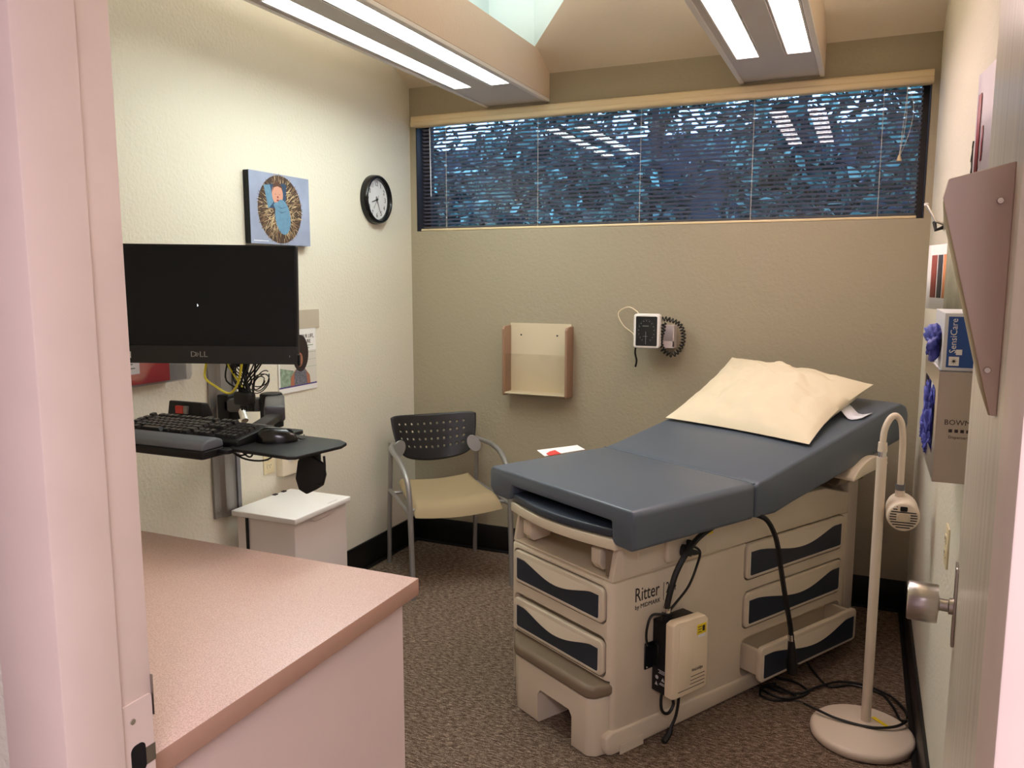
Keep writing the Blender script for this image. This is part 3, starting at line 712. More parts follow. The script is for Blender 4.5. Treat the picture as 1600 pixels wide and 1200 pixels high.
# ------------------------------------------------------------------ counter in the foreground
cn = thing('counter_cabinet', 'pale pinkish cabinet under the laminate countertop', 'cabinet', (-1.668, 1.16, 0))
M_cab = mat('cabinet_laminate', (226, 204, 196), .5)
MB().box(-.8, .715, -.385, .375, .09, .862).build('body', M_cab, cn, bevel=.002, seg=1)
MB().box(-.78, .68, -.38, .33, 0, .09).build('plinth', M_base, cn)
ct = MB()
M_lam = bpy.data.materials.new('pink_speckle_laminate'); M_lam.use_nodes = True
nt = M_lam.node_tree; N = nt.nodes; L = nt.links; b = N['Principled BSDF']; b.inputs['Roughness'].default_value = .42
tc = N.new('ShaderNodeTexCoord'); n1 = N.new('ShaderNodeTexNoise'); n1.inputs['Scale'].default_value = 420; n1.inputs['Detail'].default_value = 3; L.new(tc.outputs['Object'], n1.inputs[0])
rp = N.new('ShaderNodeValToRGB'); rp.color_ramp.elements[0].position = .36; rp.color_ramp.elements[1].position = .62
rp.color_ramp.elements[0].color = (*lin((198, 164, 152)), 1); rp.color_ramp.elements[1].color = (*lin((228, 198, 188)), 1)
L.new(n1.outputs[0], rp.inputs[0]); L.new(rp.outputs[0], b.inputs['Base Color'])
ct.box(-.815, .745, -.385, .4, 0, .04)
cto = ct.build('countertop', M_lam, None, (-1.668, 1.16, .864), bevel=.002, seg=2)
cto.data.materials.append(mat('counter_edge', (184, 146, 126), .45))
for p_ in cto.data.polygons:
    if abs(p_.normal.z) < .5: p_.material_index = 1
tag(cto, 'pinkish speckled laminate countertop in the left foreground', 'countertop')

# ------------------------------------------------------------------ guest chair
cr = thing('guest_chair', 'guest chair with black perforated back and tan seat in the corner', 'chair', (-2.015, 3.71, 0), 45)
# local: -y front, x right as seen from the front is +x
M_frm = mat('chair_silver', (158, 156, 154), .38, metal=.55)
W2, Dp = .265, .29
for sx in (-1, 1):
    MB().tube(cat_rom([(sx * (W2 - .01), Dp, 0), (sx * (W2 - .012), Dp - .025, .3), (sx * (W2 - .015), Dp - .05, .55), (sx * (W2 - .018), Dp - .06, .70)], 6), .0125, 10).build('leg', M_frm, cr)
    MB().tube(cat_rom([(sx * W2, -Dp, 0), (sx * W2, -Dp + .02, .3), (sx * (W2 + .002), -Dp + .035, .5), (sx * (W2 + .006), -Dp + .07, .60), (sx * (W2 + .012), -.1, .665), (sx * (W2 + .014), .03, .685), (sx * (W2 + .0), .14, .69), (sx * (W2 - .035), .215, .695)], 6), .014, 10).build('leg', M_frm, cr)
    MB().tube([(sx * (W2 - .012), Dp - .04, .43), (sx * W2, -Dp + .03, .43)], .011, 8).build('side_rail', M_frm, cr)
    MB().prism(ell(0, 0, .05, .036, 24), 'y', -.006, .006).build('back_bracket', M_frm, cr, loc=(sx * (W2 - .05), .176, .672), rot=(R(-10), R(sx * 58), R(-sx * 24)), bevel=.002, seg=1)
    MB().tube([(sx * (W2 - .01), -.2, .43), (sx * .19, -.19, .435)], .009, 8).build('seat_bracket', M_frm, cr)
    MB().tube([(sx * (W2 - .012), .18, .43), (sx * .2, .17, .432)], .009, 8).build('seat_bracket', M_frm, cr)
# seat cushion, waterfall front
sv = MB(); nx, ny = 30, 30; v = []; f = []
for lay_ in (0, 1):
    for j in range(ny + 1):
        for i in range(nx + 1):
            s_ = i / nx * 2 - 1; t = j / ny * 2 - 1
            se = (1 - abs(s_) ** 6) ** .5; te = (1 - abs(t) ** 6) ** .5
            wx = .225 * (1 + .08 * -t)
            x = s_ * wx; y = t * .235
            if t < -.2: x *= 1 - .06 * (t + .2) ** 2
            z0 = .445 + .018 * s_ * s_ - .02 * math.cos(t * 1.4) + .012 * t
            if t < -.55: z0 -= .05 * ((-.55 - t) / .45) ** 2
            th_ = .034 * min(se, te) ** .8
            z = z0 + (th_ if lay_ else -th_ * .8) + .005
            v.append((x, y, z))
nn = (nx + 1) * (ny + 1)
for j in range(ny):
    for i in range(nx):
        a = j * (nx + 1) + i; f.append((nn + a, nn + a + 1, nn + a + nx + 2, nn + a + nx + 1)); f.append((a + nx + 1, a + nx + 2, a + 1, a))
sv.add(v, f)
M_seat = mat('tan_seat_fabric', (158, 140, 108), .8, bump=.1, bscale=400)
sv.build('seat', M_seat, cr, weld=True, smooth=60)
# perforated back shell
def perf_back():
    cols, rows = 26, 12
    holes = {(2 * i + 2, 2 * j + 3 + 0) for i in range(11) for j in range(4)}
    cells = {}
    vm = {}; verts = []; faces = []
    def surf(s_, t):      # s -1..1, t 0..1
        w = .232 + .014 * t - .03 * (1 - t) ** 3
        x = s_ * w
        zb = .582 + .045 * s_ * s_ + .025 * abs(s_) ** 9; ztop = .838 + .01 * s_ * s_ - .012 * abs(s_) ** 14
        z = zb + (ztop - zb) * t
        y = .228 + .055 * t - .055 * s_ * s_
        return (x, y, z)
    def vert(u, w):
        k = (round(u, 4), round(w, 4))
        if k not in vm: vm[k] = len(verts); verts.append(surf(u / cols * 2 - 1, w / rows))
        return vm[k]
    for i in range(cols):
        for j in range(rows):
            ring = [(i, j), (i + .5, j), (i + 1, j), (i + 1, j + .5), (i + 1, j + 1), (i + .5, j + 1), (i, j + 1), (i, j + .5)]
            R_ = [vert(*p) for p in ring]
            if (i - 2) % 2 == 0 and 0 <= (i - 2) // 2 <= 10 and j in (3, 5, 7, 9):
                inn = [vert(i + .5 + .27 * dx, j + .5 + .23 * dz) for dx, dz in ((-1, -1), (0, -1.35), (1, -1), (1.35, 0), (1, 1), (0, 1.35), (-1, 1), (-1.35, 0))]
                for k in range(8): faces.append((R_[k], R_[(k + 1) % 8], inn[(k + 1) % 8], inn[k]))
            else: faces.append(tuple(R_))
    m_ = MB(); m_.add(verts, faces); return m_
bo = perf_back().build('backrest', mat('back_black', (20, 20, 22), .4), cr, smooth=60, flat=False)
md = bo.modifiers.new('thickness', 'SOLIDIFY'); md.thickness = .007; md.offset = 0

# ------------------------------------------------------------------ chart rack on back wall
rk = thing('wall_rack', 'beige wall pocket with brown sides on the back wall', 'wall rack', (-1.65, YB, .945))
M_rb = mat('rack_cream', (214, 200, 172), .4); M_rs = mat('rack_brown', (150, 118, 96), .4)
MB().box(-.18, .18, -.006, 0, 0, .4).build('back_panel', M_rb, rk)
for sx in (-1, 1):
    x0 = sx * .178
    MB().prism([(0, .39), (-.085, .385), (-.1, .37), (-.1, .01), (-.09, 0), (0, 0)], 'x', min(x0, x0 + sx * .014), max(x0, x0 + sx * .014)).build('side_panel', M_rs, rk, bevel=.003, seg=2)
MB().box(-.178, .178, -.095, -.006, .012, .018).build('bottom_panel', M_rb, rk)
MB().box(-.178, .178, -.085, -.082, .018, .235).build('clear_front', clear('rack_acrylic', (.96, .95, .93), .05, .06), rk)
for x in (-.115, .1): MB().lathe([(.0001, -.006), (.005, -.006), (.004, -.009), (.0001, -.009)], 12, 'y', (x, 0, .335)).build('screw', M_dark, rk)

# ------------------------------------------------------------------ blood pressure gauge
bg = thing('blood_pressure_gauge', 'white framed wall blood pressure dial with coiled black cord', 'blood pressure gauge', (-1.02, YB, 1.24))
def sh(m_, dx, dy, dz): m_.v = [(x + dx, y + dy, z + dz) for x, y, z in m_.v]; return m_
case = MB().prism(rrect(-.068, .068, 0, .175, .016), 'y', -.13, -.085).build('case', M_white, bg, bevel=.006)
MB().prism(rrect(-.055, .055, .012, .162, .006), 'y', -.1315, -.1295).build('dial', mat('dial_black', (34, 36, 38), .2), bg)
gz = MB(); gw = mat('gauge_print', (128, 134, 134), .6)
for k in range(15):
    a = R(-60 + 300 * k / 14 + 0); a = R(240 - 300 * k / 14)
    gz.prism(ell(.04 * math.cos(a), .088 + .052 * math.sin(a), .002, .002, 8), 'y', -.1322, -.1316)
for k in range(60):
    a = R(240 - 300 * k / 59)
    gz.box(.045 * math.cos(a) - .0005, .045 * math.cos(a) + .0005, -.132, -.1316, .088 + .059 * math.sin(a) - .0005, .088 + .059 * math.sin(a) + .0005)
gz.box(-.02, .012, -.1322, -.1316, .112, .115); gz.box(-.018, .006, -.1322, -.1316, .06, .0615); gz.box(-.004, -.002, -.1322, -.1316, .02, .085)
gz.build('dial_print', gw, bg, smooth=0)
MB().box(-.03, .03, -.086, 0, .06, .12).build('wall_post', M_rubber, bg, bevel=.004)
bs = MB().box(.06, .128, -.006, 0, .0, .115).box(.06, .128, -.07, -.006, 0, .006).box(.122, .128, -.07, -.006, .006, .115).box(.03, .128, -.07, -.064, .006, .035)
bs.build('cuff_basket', mat('basket_lavender', (196, 184, 182), .5), bg)
MB().box(.0, .128, -.074, -.068, .107, .119).build('basket_rim', mat('basket_lavender', (196, 184, 182), .5), bg, bevel=.002, seg=1)
def coil(path, rad, pitch, r):
    P_ = cat_rom(path, 14); out = []; acc = 0
    for i in range(len(P_) - 1):
        d = P_[i + 1] - P_[i]; L_ = d.length; steps = max(2, int(L_ / pitch * 9)); t_ = d.normalized()
        a = t_.cross(Vector((0, 1, 0))).normalized(); b_ = t_.cross(a)
        for k in range(steps):
            q = acc + L_ * k / steps; ph = q / pitch * 2 * PI
            out.append(P_[i] + d * (k / steps) + a * rad * math.cos(ph) + b_ * rad * math.sin(ph))
        acc += L_
    return out
cp = coil([(.04, -.09, .14), (.09, -.075, .148), (.15, -.065, .125), (.172, -.06, .08), (.172, -.06, .03), (.15, -.06, -.015), (.115, -.065, -.035), (.075, -.075, -.01), (.062, -.085, .04), (.075, -.09, .09), (.08, -.09, .13)], .011, .0165, .0032)
MB().tube(cp, .0038, 5).build('coiled_cord', M_cord, bg)
MB().tube(cat_rom([(-.05, -.09, .168), (-.075, -.05, .185), (-.125, -.02, .204), (-.172, -.02, .185), (-.18, -.02, .155), (-.15, -.02, .105), (-.1, -.03, .07), (-.08, -.06, .05)], 6), .0025, 6).build('white_tube', M_ivory, bg)
MB().tube(cat_rom([(-.06, -.1, .01), (-.07, -.08, -.03), (-.064, -.07, -.07), (-.072, -.06, -.105)], 6), .005, 8).build('black_tube', M_cord, bg)

# ------------------------------------------------------------------ exam table (local x = foot to head, y = away from viewer, z up)
TO = (-.7178, 2.4467); TR = 60
et = thing('exam_table', 'beige exam table with slate vinyl top and drawers', 'exam table', (TO[0], TO[1], 0), TR)
def tw(a, b_, z):
    c_, s_ = math.cos(R(TR)), math.sin(R(TR)); return (TO[0] + a * c_ - b_ * s_, TO[1] + a * s_ + b_ * c_, z)
body = MB().prism(rrect(-.01, 1.385, -.01, .55, .03), 'z', .05, .602).build('body', M_beige, et, bevel=.006, seg=2)
cc = MB()
for z0, z1 in ((.455, .608), (.262, .415), (.072, .226)):
    cc.prism(rrect(.672, 1.335, z0, z1, .03), 'y', -.05, .04)
cut(body, cc)
cc = MB()
for z0, z1 in ((.452, .588), (.265, .412)):
    cc.prism(rrect(.012, .525, z0, z1, .028), 'x', -.05, .03)
cut(body, cc)
cut(body, MB().box(-.05, .12, .0, .54, 0, .262))
# upper cabinet part with open shelf at the foot end
up_ = MB().prism([(-.0, .604), (.03, .745), (.72, .745), (1.2, .735), (1.33, .70), (1.375, .69), (1.375, .604)], 'y', -.004, .546).build('upper_body', M_beige, et, bevel=.004, seg=2)
cut(up_, MB().box(-.1, .21, .018, .53, .612, .8))
MB().prism([(.04, .615), (.048, .612), (.56, .612), (.59, .64), (.6, .68), (.6, .72), (.04, .72)], 'y', -.0075, -.003).build('side_recess_panel', M_beige, et, bevel=.002, seg=1)
MB().prism(rrect(.235, .44, .625, .735, .014), 'y', -.026, -.006).build('socket_housing', M_beige, et, bevel=.008)
MB().prism(rrect(.11, .2, .655, .72, .004), 'y', -.0085, -.006).build('access_cover', M_beige, et, bevel=.0012, seg=1)
# base skirt
MB().prism([(-.03, .03), (-.03, .075), (.0, .088), (.6, .07), (1.38, .066), (1.38, .04), (1.3, .012), (.0, .004), (-.02, .01)], 'y', -.018, .02).build('base_skirt', M_beige, et, bevel=.008)
MB().prism([(.15, .01), (.15, .07), (1.38, .07), (1.38, .05), (1.3, .012)], 'y', .53, .558).build('base_skirt', M_beige, et, bevel=.008)
MB().box(.12, 1.3, .02, .53, .01, .06).build('base_pan', M_taupe, et)
for x in (.06, 1.2):
    for y in (.03, .5): MB().lathe([(.001, 0), (.02, 0), (.02, .012), (.001, .012)], 14, 'z', (x, y, 0)).build('foot', M_rubber, et)
MB().box(.03, .14, -.0235, -.02, .0, .035).build('corner_guard', M_beige, et)
# rear column
MB().prism(rrect(1.37, 1.455, -.005, .55, .02), 'z', .03, .765).build('rear_column', mat('rear_grey_beige', (196, 184, 168), .5), et, bevel=.01)

# drawers -----------------------------------------------------------------
def drawer(W, H, place, pull=0.0, box=False):
    # local outline (s,t); place(s,t,n) maps into the table frame, n = outwards
    def mp_(m_): m_.v = [place(*p) for p in m_.v]; return m_
    fascia = MB().prism(rrect(0, W, 0, H, .022), 'z', -.012, .008)
    d = mp_(fascia).build('drawer', M_beige, et, bevel=.005)
    nseg = 22
    def wave(q):     # height fraction of the navy panel's top edge
        k = min(max((q - .1) / .8, 0), 1)
        return .77 - .25 * math.sin(PI * k ** 1.1) ** 1.3
    sx0, sx1 = .022, W - .022
    top = [(sx0 + (sx1 - sx0) * i / nseg, H * wave(i / nseg)) for i in range(nseg + 1)]
    bot = [(sx1 - .006, .014), (sx0 + .006, .014), (sx0, .02)]
    P_ = top[::-1][:0] + [(sx1, .02)] + top[::-1] + [(sx0, .02), (sx0 + .006, .014), (sx1 - .006, .014)]
    mp_(MB().prism(P_, 'z', .0078, .0098)).build('navy_panel', M_navy, d, smooth=0)
    trm = MB()
    for a0, a1, t0, t1 in ((sx0 - .004, sx0, .02, top[0][1]), (sx1, sx1 + .004, .02, top[-1][1]), (sx0 - .002, sx1 + .002, .0095, .014)): trm.box(a0, a1, t0, t1, .0076, .0094)
    mp_(trm).build('panel_trim', mat('silver_trim', (226, 218, 204), .3), d, smooth=0)
    # finger-pull lip: bowed strip over the panel
    lip = MB(); v = []; f = []
    n = nseg
    for i in range(n + 1):
        q = .08 + .84 * i / n; s_ = sx0 + (sx1 - sx0) * q; wv = H * wave(q); k = math.sin(PI * i / n)
        for t_, o_ in ((wv - .0015, .0085), (wv - .0008, .0085 + .012 * k), (wv + (H * .86 - wv) * .35, .0085 + .009 * k), (H * .88, .0075)):
            v.append((s_, t_, o_))
    for i in range(n):
        for j in range(3): f.append((i * 4 + j, i * 4 + 4 + j, i * 4 + 5 + j, i * 4 + 1 + j))
    mp_(lip.add(v, f)).build('finger_pull', M_beige, d, smooth=60)
    if box:
        bx_ = MB()
        for a0, a1, b0, b1, t0, t1 in ((.015, .022, -.25, -.012, .02, H - .03), (W - .022, W - .015, -.25, -.012, .02, H - .03), (.022, W - .022, -.25, -.012, .02, .026)):
            bx_.box(a0, a1, t0, t1, b0, b1)
        mp_(bx_).build('drawer_box', M_beige, d, smooth=0)
        for a0 in (.004, W - .022): mp_(MB().box(a0, a0 + .018, H - .034, H - .016, -.25, -.01)).build('drawer_rim', M_beige, d, smooth=0)
        mp_(MB().box(.022, W - .022, .026, H - .03, -.2, -.195)).build('drawer_back', M_taupe, d, smooth=0)
for z0, pull in ((.462, 0), (.269, 0), (.079, .078)):
    drawer(.648, .139, lambda s_, t, n_, z0=z0, pull=pull: (.68 + s_, -.01 - pull - n_, z0 + t), box=pull > 0)
for z0 in (.458, .272):
    drawer(.498, .123, lambda s_, t, n_, z0=z0: (-.01 - n_, .518 - s_, z0 + t))

# pull-out step -----------------------------------------------------------
plan = [(-.072, .035), (-.072, .42), (-.062, .435), (.0, .528), (.1, .528), (.1, .01), (.0, .002), (-.05, .012)]
stp = MB().prism(plan, 'z', .0, .208).build('step', M_beige, et, bevel=.008, seg=3)
cut(stp, MB().prism([(.112, -.05), (.3, -.05), (.3, .11), (.285, .13), (.127, .13), (.112, .11)], 'x', -.2, .3))
plan2 = [(-.082, .03), (-.082, .425), (-.07, .445), (.0, .535), (.1, .535), (.1, .005), (.0, -.006), (-.06, .005)]
MB().prism(plan2, 'z', .209, .256).build('step_tread', M_taupe, et, bevel=.016, seg=4)

# foot end: shelf details, tray, pad --------------------------------------
for y in (.06, .44):
    MB().prism([(.0, .70), (.0, .65), (.02, .625), (.1, .63), (.1, .71)], 'y', y, y + .045).build('tray_bracket', M_beige, et, bevel=.005)
MB().box(.2, .212, .1, .44, .615, .70).build('shelf_back', M_beige, et)
MB().box(.196, .2005, .24, .275, .635, .675).build('rocker_switch', mat('switch_teal', (10, 70, 66), .35), et, bevel=.001, seg=1)
MB().box(.0, .19, .018, .03, .62, .73).build('shelf_side', M_taupe, et)
def bowed(x_back, bow, y0, y1, n=16):
    P_ = [(x_back, y1), (x_back, y0)]
    for i in range(n + 1):
        q = i / n; y = y0 + (y1 - y0) * q; P_.append((-.012 - bow * math.sin(PI * q), y))
    return P_
MB().prism(bowed(.2, .04, -.025, .545), 'z', .722, .758).build('pullout_tray', mat('tray_cream', (224, 212, 186), .4), et, bevel=.004)
MB().prism(bowed(.2, .042, -.01, .532), 'z', .764, .792).build('leg_pad', mat('pad_navy', (50, 58, 70), .4), et, bevel=.007)
MB().tube([(.02, .535, .76), (.06, .55, .8), (.1, .55, .81)], .007, 8).build('tray_link', M_chrome, et)

# upholstery --------------------------------------------------------------
U = [(-.12, .752), (-.105, .742), (-.03, .746), (-.018, .76), (-.014, .822), (.52, .822), (.532, .77), (.55, .764), (.64, .764), (.67, .79), (.67, .862), (.655, .876), (-.105, .876), (-.12, .862)]
def vinyl_slab(profile, axis, d0, d1): return MB().prism(profile, axis, d0, d1)
ft = vinyl_slab(U, 'x', -.022, .574).build('foot_cushion', M_vinyl, et, bevel=.011, seg=3, smooth=50)
MB().tube([(.577, -.113, .873), (.577, .663, .873)], .0035, 6).build('welt', M_vinyl, ft)
bkP = [(.582, .747), (.582, .862), (.598, .876), (.65, .884), (1.46, 1.062), (1.54, 1.074), (1.585, 1.058), (1.605, 1.02), (1.605, .975), (1.585, .935), (1.54, .912), (.80, .768), (.70, .745)]
bkc = MB().prism(bkP, 'y', -.12, .67).build('back_cushion', M_vinyl, et, bevel=.014, seg=3, smooth=50)
MB().box(.3, .62, .03, .52, .745, .77).build('top_frame', M_black, et)
MB().box(.95, 1.25, .1, .45, .735, .80).build('lift_frame', M_taupe, et)
# curved side grip under the back cushion
gp = []
for i in range(15):
    q = i / 14; gp.append((1.155 + .25 * q, .79 + .092 * math.sin(PI * min(q * .78 + .04, 1)) ** .75))
gi = [(x, z - .012 - .05 * math.sin(PI * (i / 14)) ** .8) for i, (x, z) in enumerate(gp)]
MB().prism(gp + gi[::-1], 'y', -.15, -.06).build('side_grip', M_beige, et, bevel=.006)
MB().prism([(1.19, .76), (1.38, .76), (1.38, .8), (1.25, .82)], 'y', -.06, -.0).build('grip_mount', M_taupe, et, bevel=.004)
# lettering and stickers
text('lettering', 'Ritter', .07, M_ink, et, (.096, -.0108, .538), sx=.72, align='LEFT')
text('lettering', '204', .056, M_ink, et, (.247, -.0108, .532), sx=.62, align='LEFT')
text('lettering', 'by MIDMARK', .022, M_ink, et, (.098, -.0108, .497), sx=.98, align='LEFT')
MB().box(.2355, .237, -.0112, -.0098, .492, .556).build('lettering_rule', M_ink, et)
stk = MB().box(.43, .49, -.0084, -.0076, .682, .722).build('sticker', M_yel, et)
for k in range(3): MB().box(.435, .46, -.009, -.0083, .69 + .01 * k, .693 + .01 * k).build('sticker_text', M_ink, stk)
MB().lathe([(.0001, -.0088), (.009, -.0088), (.009, -.0083), (.0001, -.0083)], 8, 'y', (.473, 0, .703)).build('sticker_text', M_ink, stk)

# ------------------------------------------------------------------ socket plug + diagnostic transformer on the table side
tf = thing('diagnostic_transformer', 'ivory faced black transformer box on the side of the exam table', 'transformer', (*tw(.26, -.012, 0)[:2], .19), TR)
# local x along table, y negative = towards viewer
MB().box(-.075, .075, -.07, 0, -.008, .25).build('housing', M_black, tf, bevel=.004)
cov = MB().prism([(-.088, 0), (-.07, -.004), (.088, -.002), (.09, .01), (.088, .245), (.07, .262), (-.07, .268), (-.088, .26)], 'y', -.106, -.07).build('cover', M_ivory, tf, bevel=.005)
MB().prism([(-.06, .02), (.0, .03), (.012, .12), (.01, .24), (-.06, .25)], 'y', -.1085, -.1055).build('raised_panel', M_ivory, cov, bevel=.002, seg=2)
for k in range(4): MB().box(-.058 + .02 * k * .9, .075, -.1068, -.1056, .016 + k * .013, .0178 + k * .013).build('vent_slot', M_ink, cov)
text('brand_print', 'WelchAllyn', .016, M_ink, cov, (.036, -.1066, .078), sx=.75)
sk2 = MB().box(.03, .076, -.1068, -.1058, .2, .235).build('sticker', M_yel, cov)
for k in range(3): MB().box(.034, .052, -.1073, -.1067, .207 + k * .009, .2095 + k * .009).build('sticker_text', M_ink, sk2)
MB().box(.056, .068, -.1073, -.1067, .208, .228).build('sticker_text', M_ink, sk2)
MB().box(.036, .072, -.1066, -.1058, .188, .198).build('paper_tag', M_paper, cov)
MB().box(-.115, -.06, -.006, 0, .075, .17).box(-.078, -.06, -.03, 0, .08, .165).build('mount_plate', M_black, tf, bevel=.002, seg=1)
for z in (.083, .162): MB().lathe([(.0001, -.006), (.004, -.006), (.003, -.009), (.0001, -.009)], 10, 'y', (-.105, 0, z)).build('screw', M_chrome, tf)
wp = MB()
for z, w_ in ((.075, .03), (.07, .024), (.065, .028), (.03, .02), (.025, .024)): wp.box(-.0756, -.0752, -.06, -.06 + w_, z, z + .0025)
wp.prism([(-.06, .04), (-.045, .04), (-.0525, .054)], 'x', -.0757, -.0752); wp.prism(ell(-.025, .047, .007, .007, 12), 'x', -.0757, -.0752); wp.prism([(-.03, .018), (-.016, .018), (-.023, .032)], 'x', -.0757, -.0752)
wp.build('warning_print', mat('white_print', (190, 190, 190), .6), tf, smooth=0)
MB().lathe([(.001, .25), (.018, .25), (.018, .275), (.013, .28), (.001, .28)], 20, 'z', (-.05, -.04, 0)).build('hose_gland', M_black, tf)
MB().lathe([(.001, .28), (.0135, .28), (.0135, .296), (.001, .296)], 20, 'z', (-.05, -.04, 0)).build('hose_collar', M_chrome, tf)
def tcable(name, label, pts, r, m, cat='cord', n=7):
    return cable(name, label, [tw(*p) for p in pts], r, m, n, cat)
tcable('thick_hose', 'thick black hose rising from the transformer under the cushion', [(.21, -.052, .487), (.218, -.055, .53), (.24, -.06, .6), (.28, -.065, .66), (.35, -.06, .705), (.44, -.06, .735), (.56, -.055, .76)], .0105, M_cord)
tcable('thin_cord', 'thin black cord from the table socket behind the thick hose', [(.33, -.05, .678), (.36, -.06, .655), (.365, -.045, .6), (.33, -.04, .53), (.27, -.035, .48), (.2, -.055, .468), (.14, -.05, .475), (.122, -.045, .43), (.14, -.03, .37), (.18, -.02, .34)], .0045, M_cord)
pl_ = thing('socket_plug', 'black plug in the table side socket', 'plug', tw(.305, -.027, .662), TR)
MB().lathe([(.001, 0), (.021, 0), (.021, -.012), (.017, -.016), (.017, -.034), (.001, -.034)], 20, 'y').build('cap', M_rubber, pl_, rot=(0, 0, R(20)))
MB().tube([(0, -.02, 0), (.028, -.03, -.006), (.05, -.035, -.01)], [.014, .01, .006], 10).build('cord_end', M_rubber, pl_)
MB().box(.018, .032, -.02, .0, .0, .034).build('thumb_tab', M_rubber, pl_, bevel=.004)
tcable('coiled_cord_loop', 'black cord looped below the transformer reaching the carpet', [(.2, -.05, .19), (.183, -.06, .16), (.185, -.065, .125), (.21, -.07, .11), (.235, -.07, .135), (.225, -.07, .175), (.235, -.075, .19), (.256, -.075, .165), (.25, -.07, .09), (.225, -.065, .04)], .0055, M_cord)
tcable('cord_plug', 'black moulded plug end touching the carpet beside the table', [(.228, -.065, .045), (.215, -.067, .026), (.19, -.07, .012)], .011, M_rubber, 'plug')
tcable('hanging_hose', 'long black hose hanging down in front of the side drawers', [(.60, -.10, .755), (.635, -.128, .735), (.672, -.137, .68), (.695, -.14, .62), (.72, -.14, .53), (.75, -.14, .43), (.79, -.14, .305), (.80, -.14, .262)], .0095, M_cord)
hh_ = thing('hose_handle', 'tapered black handle with silver collar at end of hanging hose', 'handle', tw(.82, -.14, .13))
def hx(a, z): 
    p = Vector(tw(a, -.14, z)) - Vector(tw(.82, -.14, .13)); return p
MB().tube([hx(.799, .262), hx(.803, .235)], .0115, 14).build('collar', M_chrome, hh_)
MB().tube([hx(.803, .236), hx(.81, .19), hx(.818, .12), hx(.82, .10)], [.012, .016, .021, .018], 14).build('grip', M_rubber, hh_)
fl = [(*tw(.83, -.14, 0)[:2], .105), (-.16, 3.33, .05), (-.122, 3.322, .012), (-.058, 3.226, .006), (.023, 3.272, .006), (.126, 3.248, .006), (.168, 3.16, .008), (.19, 3.06, .012), (.205, 2.985, .05), (.165, 2.92, .054), (.089, 2.88, .056), (-.015, 2.895, .054), (-.09, 2.94, .05), (-.135, 2.975, .045)]
cable('floor_cord', 'black cord from the hose handle draped over the lamp base', fl, .0048, M_cord, 8, 'cord')
cable('cord_tip', 'silver cord tip hovering off the left rim of the lamp base', [(-.134, 2.974, .045), (-.15, 2.985, .04), (-.165, 2.994, .036)], .006, M_chrome, 4, 'plug')
fl = [(-.262, 3.30, .05), (-.271, 3.27, .008), (-.256, 3.217, .006), (-.187, 3.208, .006), (-.142, 3.173, .006), (-.13, 3.135, .006), (-.176, 3.073, .006), (-.242, 3.029, .006), (-.296, 3.047, .006), (-.287, 3.115, .008), (-.225, 3.099, .01), (-.156, 3.108, .014), (-.102, 3.185, .012), (-.024, 3.263, .014), (.069, 3.276, .014), (.159, 3.226, .014), (.205, 3.15, .012), (.215, 3.09, .008)]
cable('floor_cord', 'black cord coiled on the carpet beside the open drawer', fl, .0048, M_cord, 8, 'cord')
cable('floor_cord', 'second loop of black cord on carpet under the open drawer', [(-.3, 3.09, .007), (-.27, 3.13, .014), (-.22, 3.11, .016), (-.17, 3.08, .012), (-.2, 3.045, .014), (-.26, 3.05, .016), (-.3, 3.09, .016), (-.25, 3.15, .012)], .0052, M_cord, 8, 'cord')

# ------------------------------------------------------------------ pillow
pwO = Vector(tw(1.2, .3, 1.0))
pw = thing('pillow', 'cream pillow lying on the raised head of the exam table', 'pillow', pwO, TR)
cL, cB, cR_, cT = Vector((.943, .655, .965)), Vector((.945, -.082, .965)), Vector((1.48, -.025, 1.148)), Vector((1.475, .715, 1.205))
t12 = math.tan(R(12.6))
def cush(a): return .874 + .22 * (a - .63)
M_pil = mat('pillow_cream', (222, 210, 182), .8, bump=.1, bscale=18)
nx, ny = 44, 34; v = []; f = []
for lay_ in (0, 1):
    for j in range(ny + 1):
        for i in range(nx + 1):
            s_, t = i / nx, j / ny     # s along L->B, t towards head
            p = cL.lerp(cB, s_).lerp(cT.lerp(cR_, s_), t)
            ex, ey = math.sin(PI * s_), math.sin(PI * t)
            # edges pull in between corners
            p.x += (.022 * ex) * (1 - 2 * t); p.y += (.03 * ey) * (-(1 - 2 * s_))
            pl2 = (ex * ey) ** .55
            wr = noise.noise(Vector((s_ * 9 + 4 * t, t * 5 - s_ * 3, 2.0))) * .02 + noise.noise(Vector((s_ * 14 + t * 6, t * 16 - s_ * 9, 5.0))) * .009 - abs(noise.noise(Vector((s_ * 5 - t * 2, t * 9 + s_ * 6, 8.0)))) * .022
            ruck = .011 * math.sin(26 * (t + .35 * s_) + 3 * math.sin(4 * s_)) * max(0, 1 - 2.2 * s_) * ey
            if lay_: p.z +=   .094 * pl2 + (wr + ruck) * min(1, 3 * ex * ey)
            else:
                zc_ = cush(p.x) + .006
                p.z = min(p.z, p.z * (1 - min(1, 2.2 * pl2)) + zc_ * min(1, 2.2 * pl2))
            p.z = max(p.z, cush(p.x) + .004)
            v.append(p - Vector((1.2, .3, 1.0)))
nn = (nx + 1) * (ny + 1)
for j in range(ny):
    for i in range(nx):
        a = j * (nx + 1) + i; f.append((nn + a, nn + a + 1, nn + a + nx + 2, nn + a + nx + 1)); f.append((a + nx + 1, a + nx + 2, a + 1, a))
MB().add(v, f).build('case', M_pil, pw, weld=True, smooth=70)
tg = MB(); pts = []
M_tag = mat('care_tag_white', (228, 230, 240), .6)
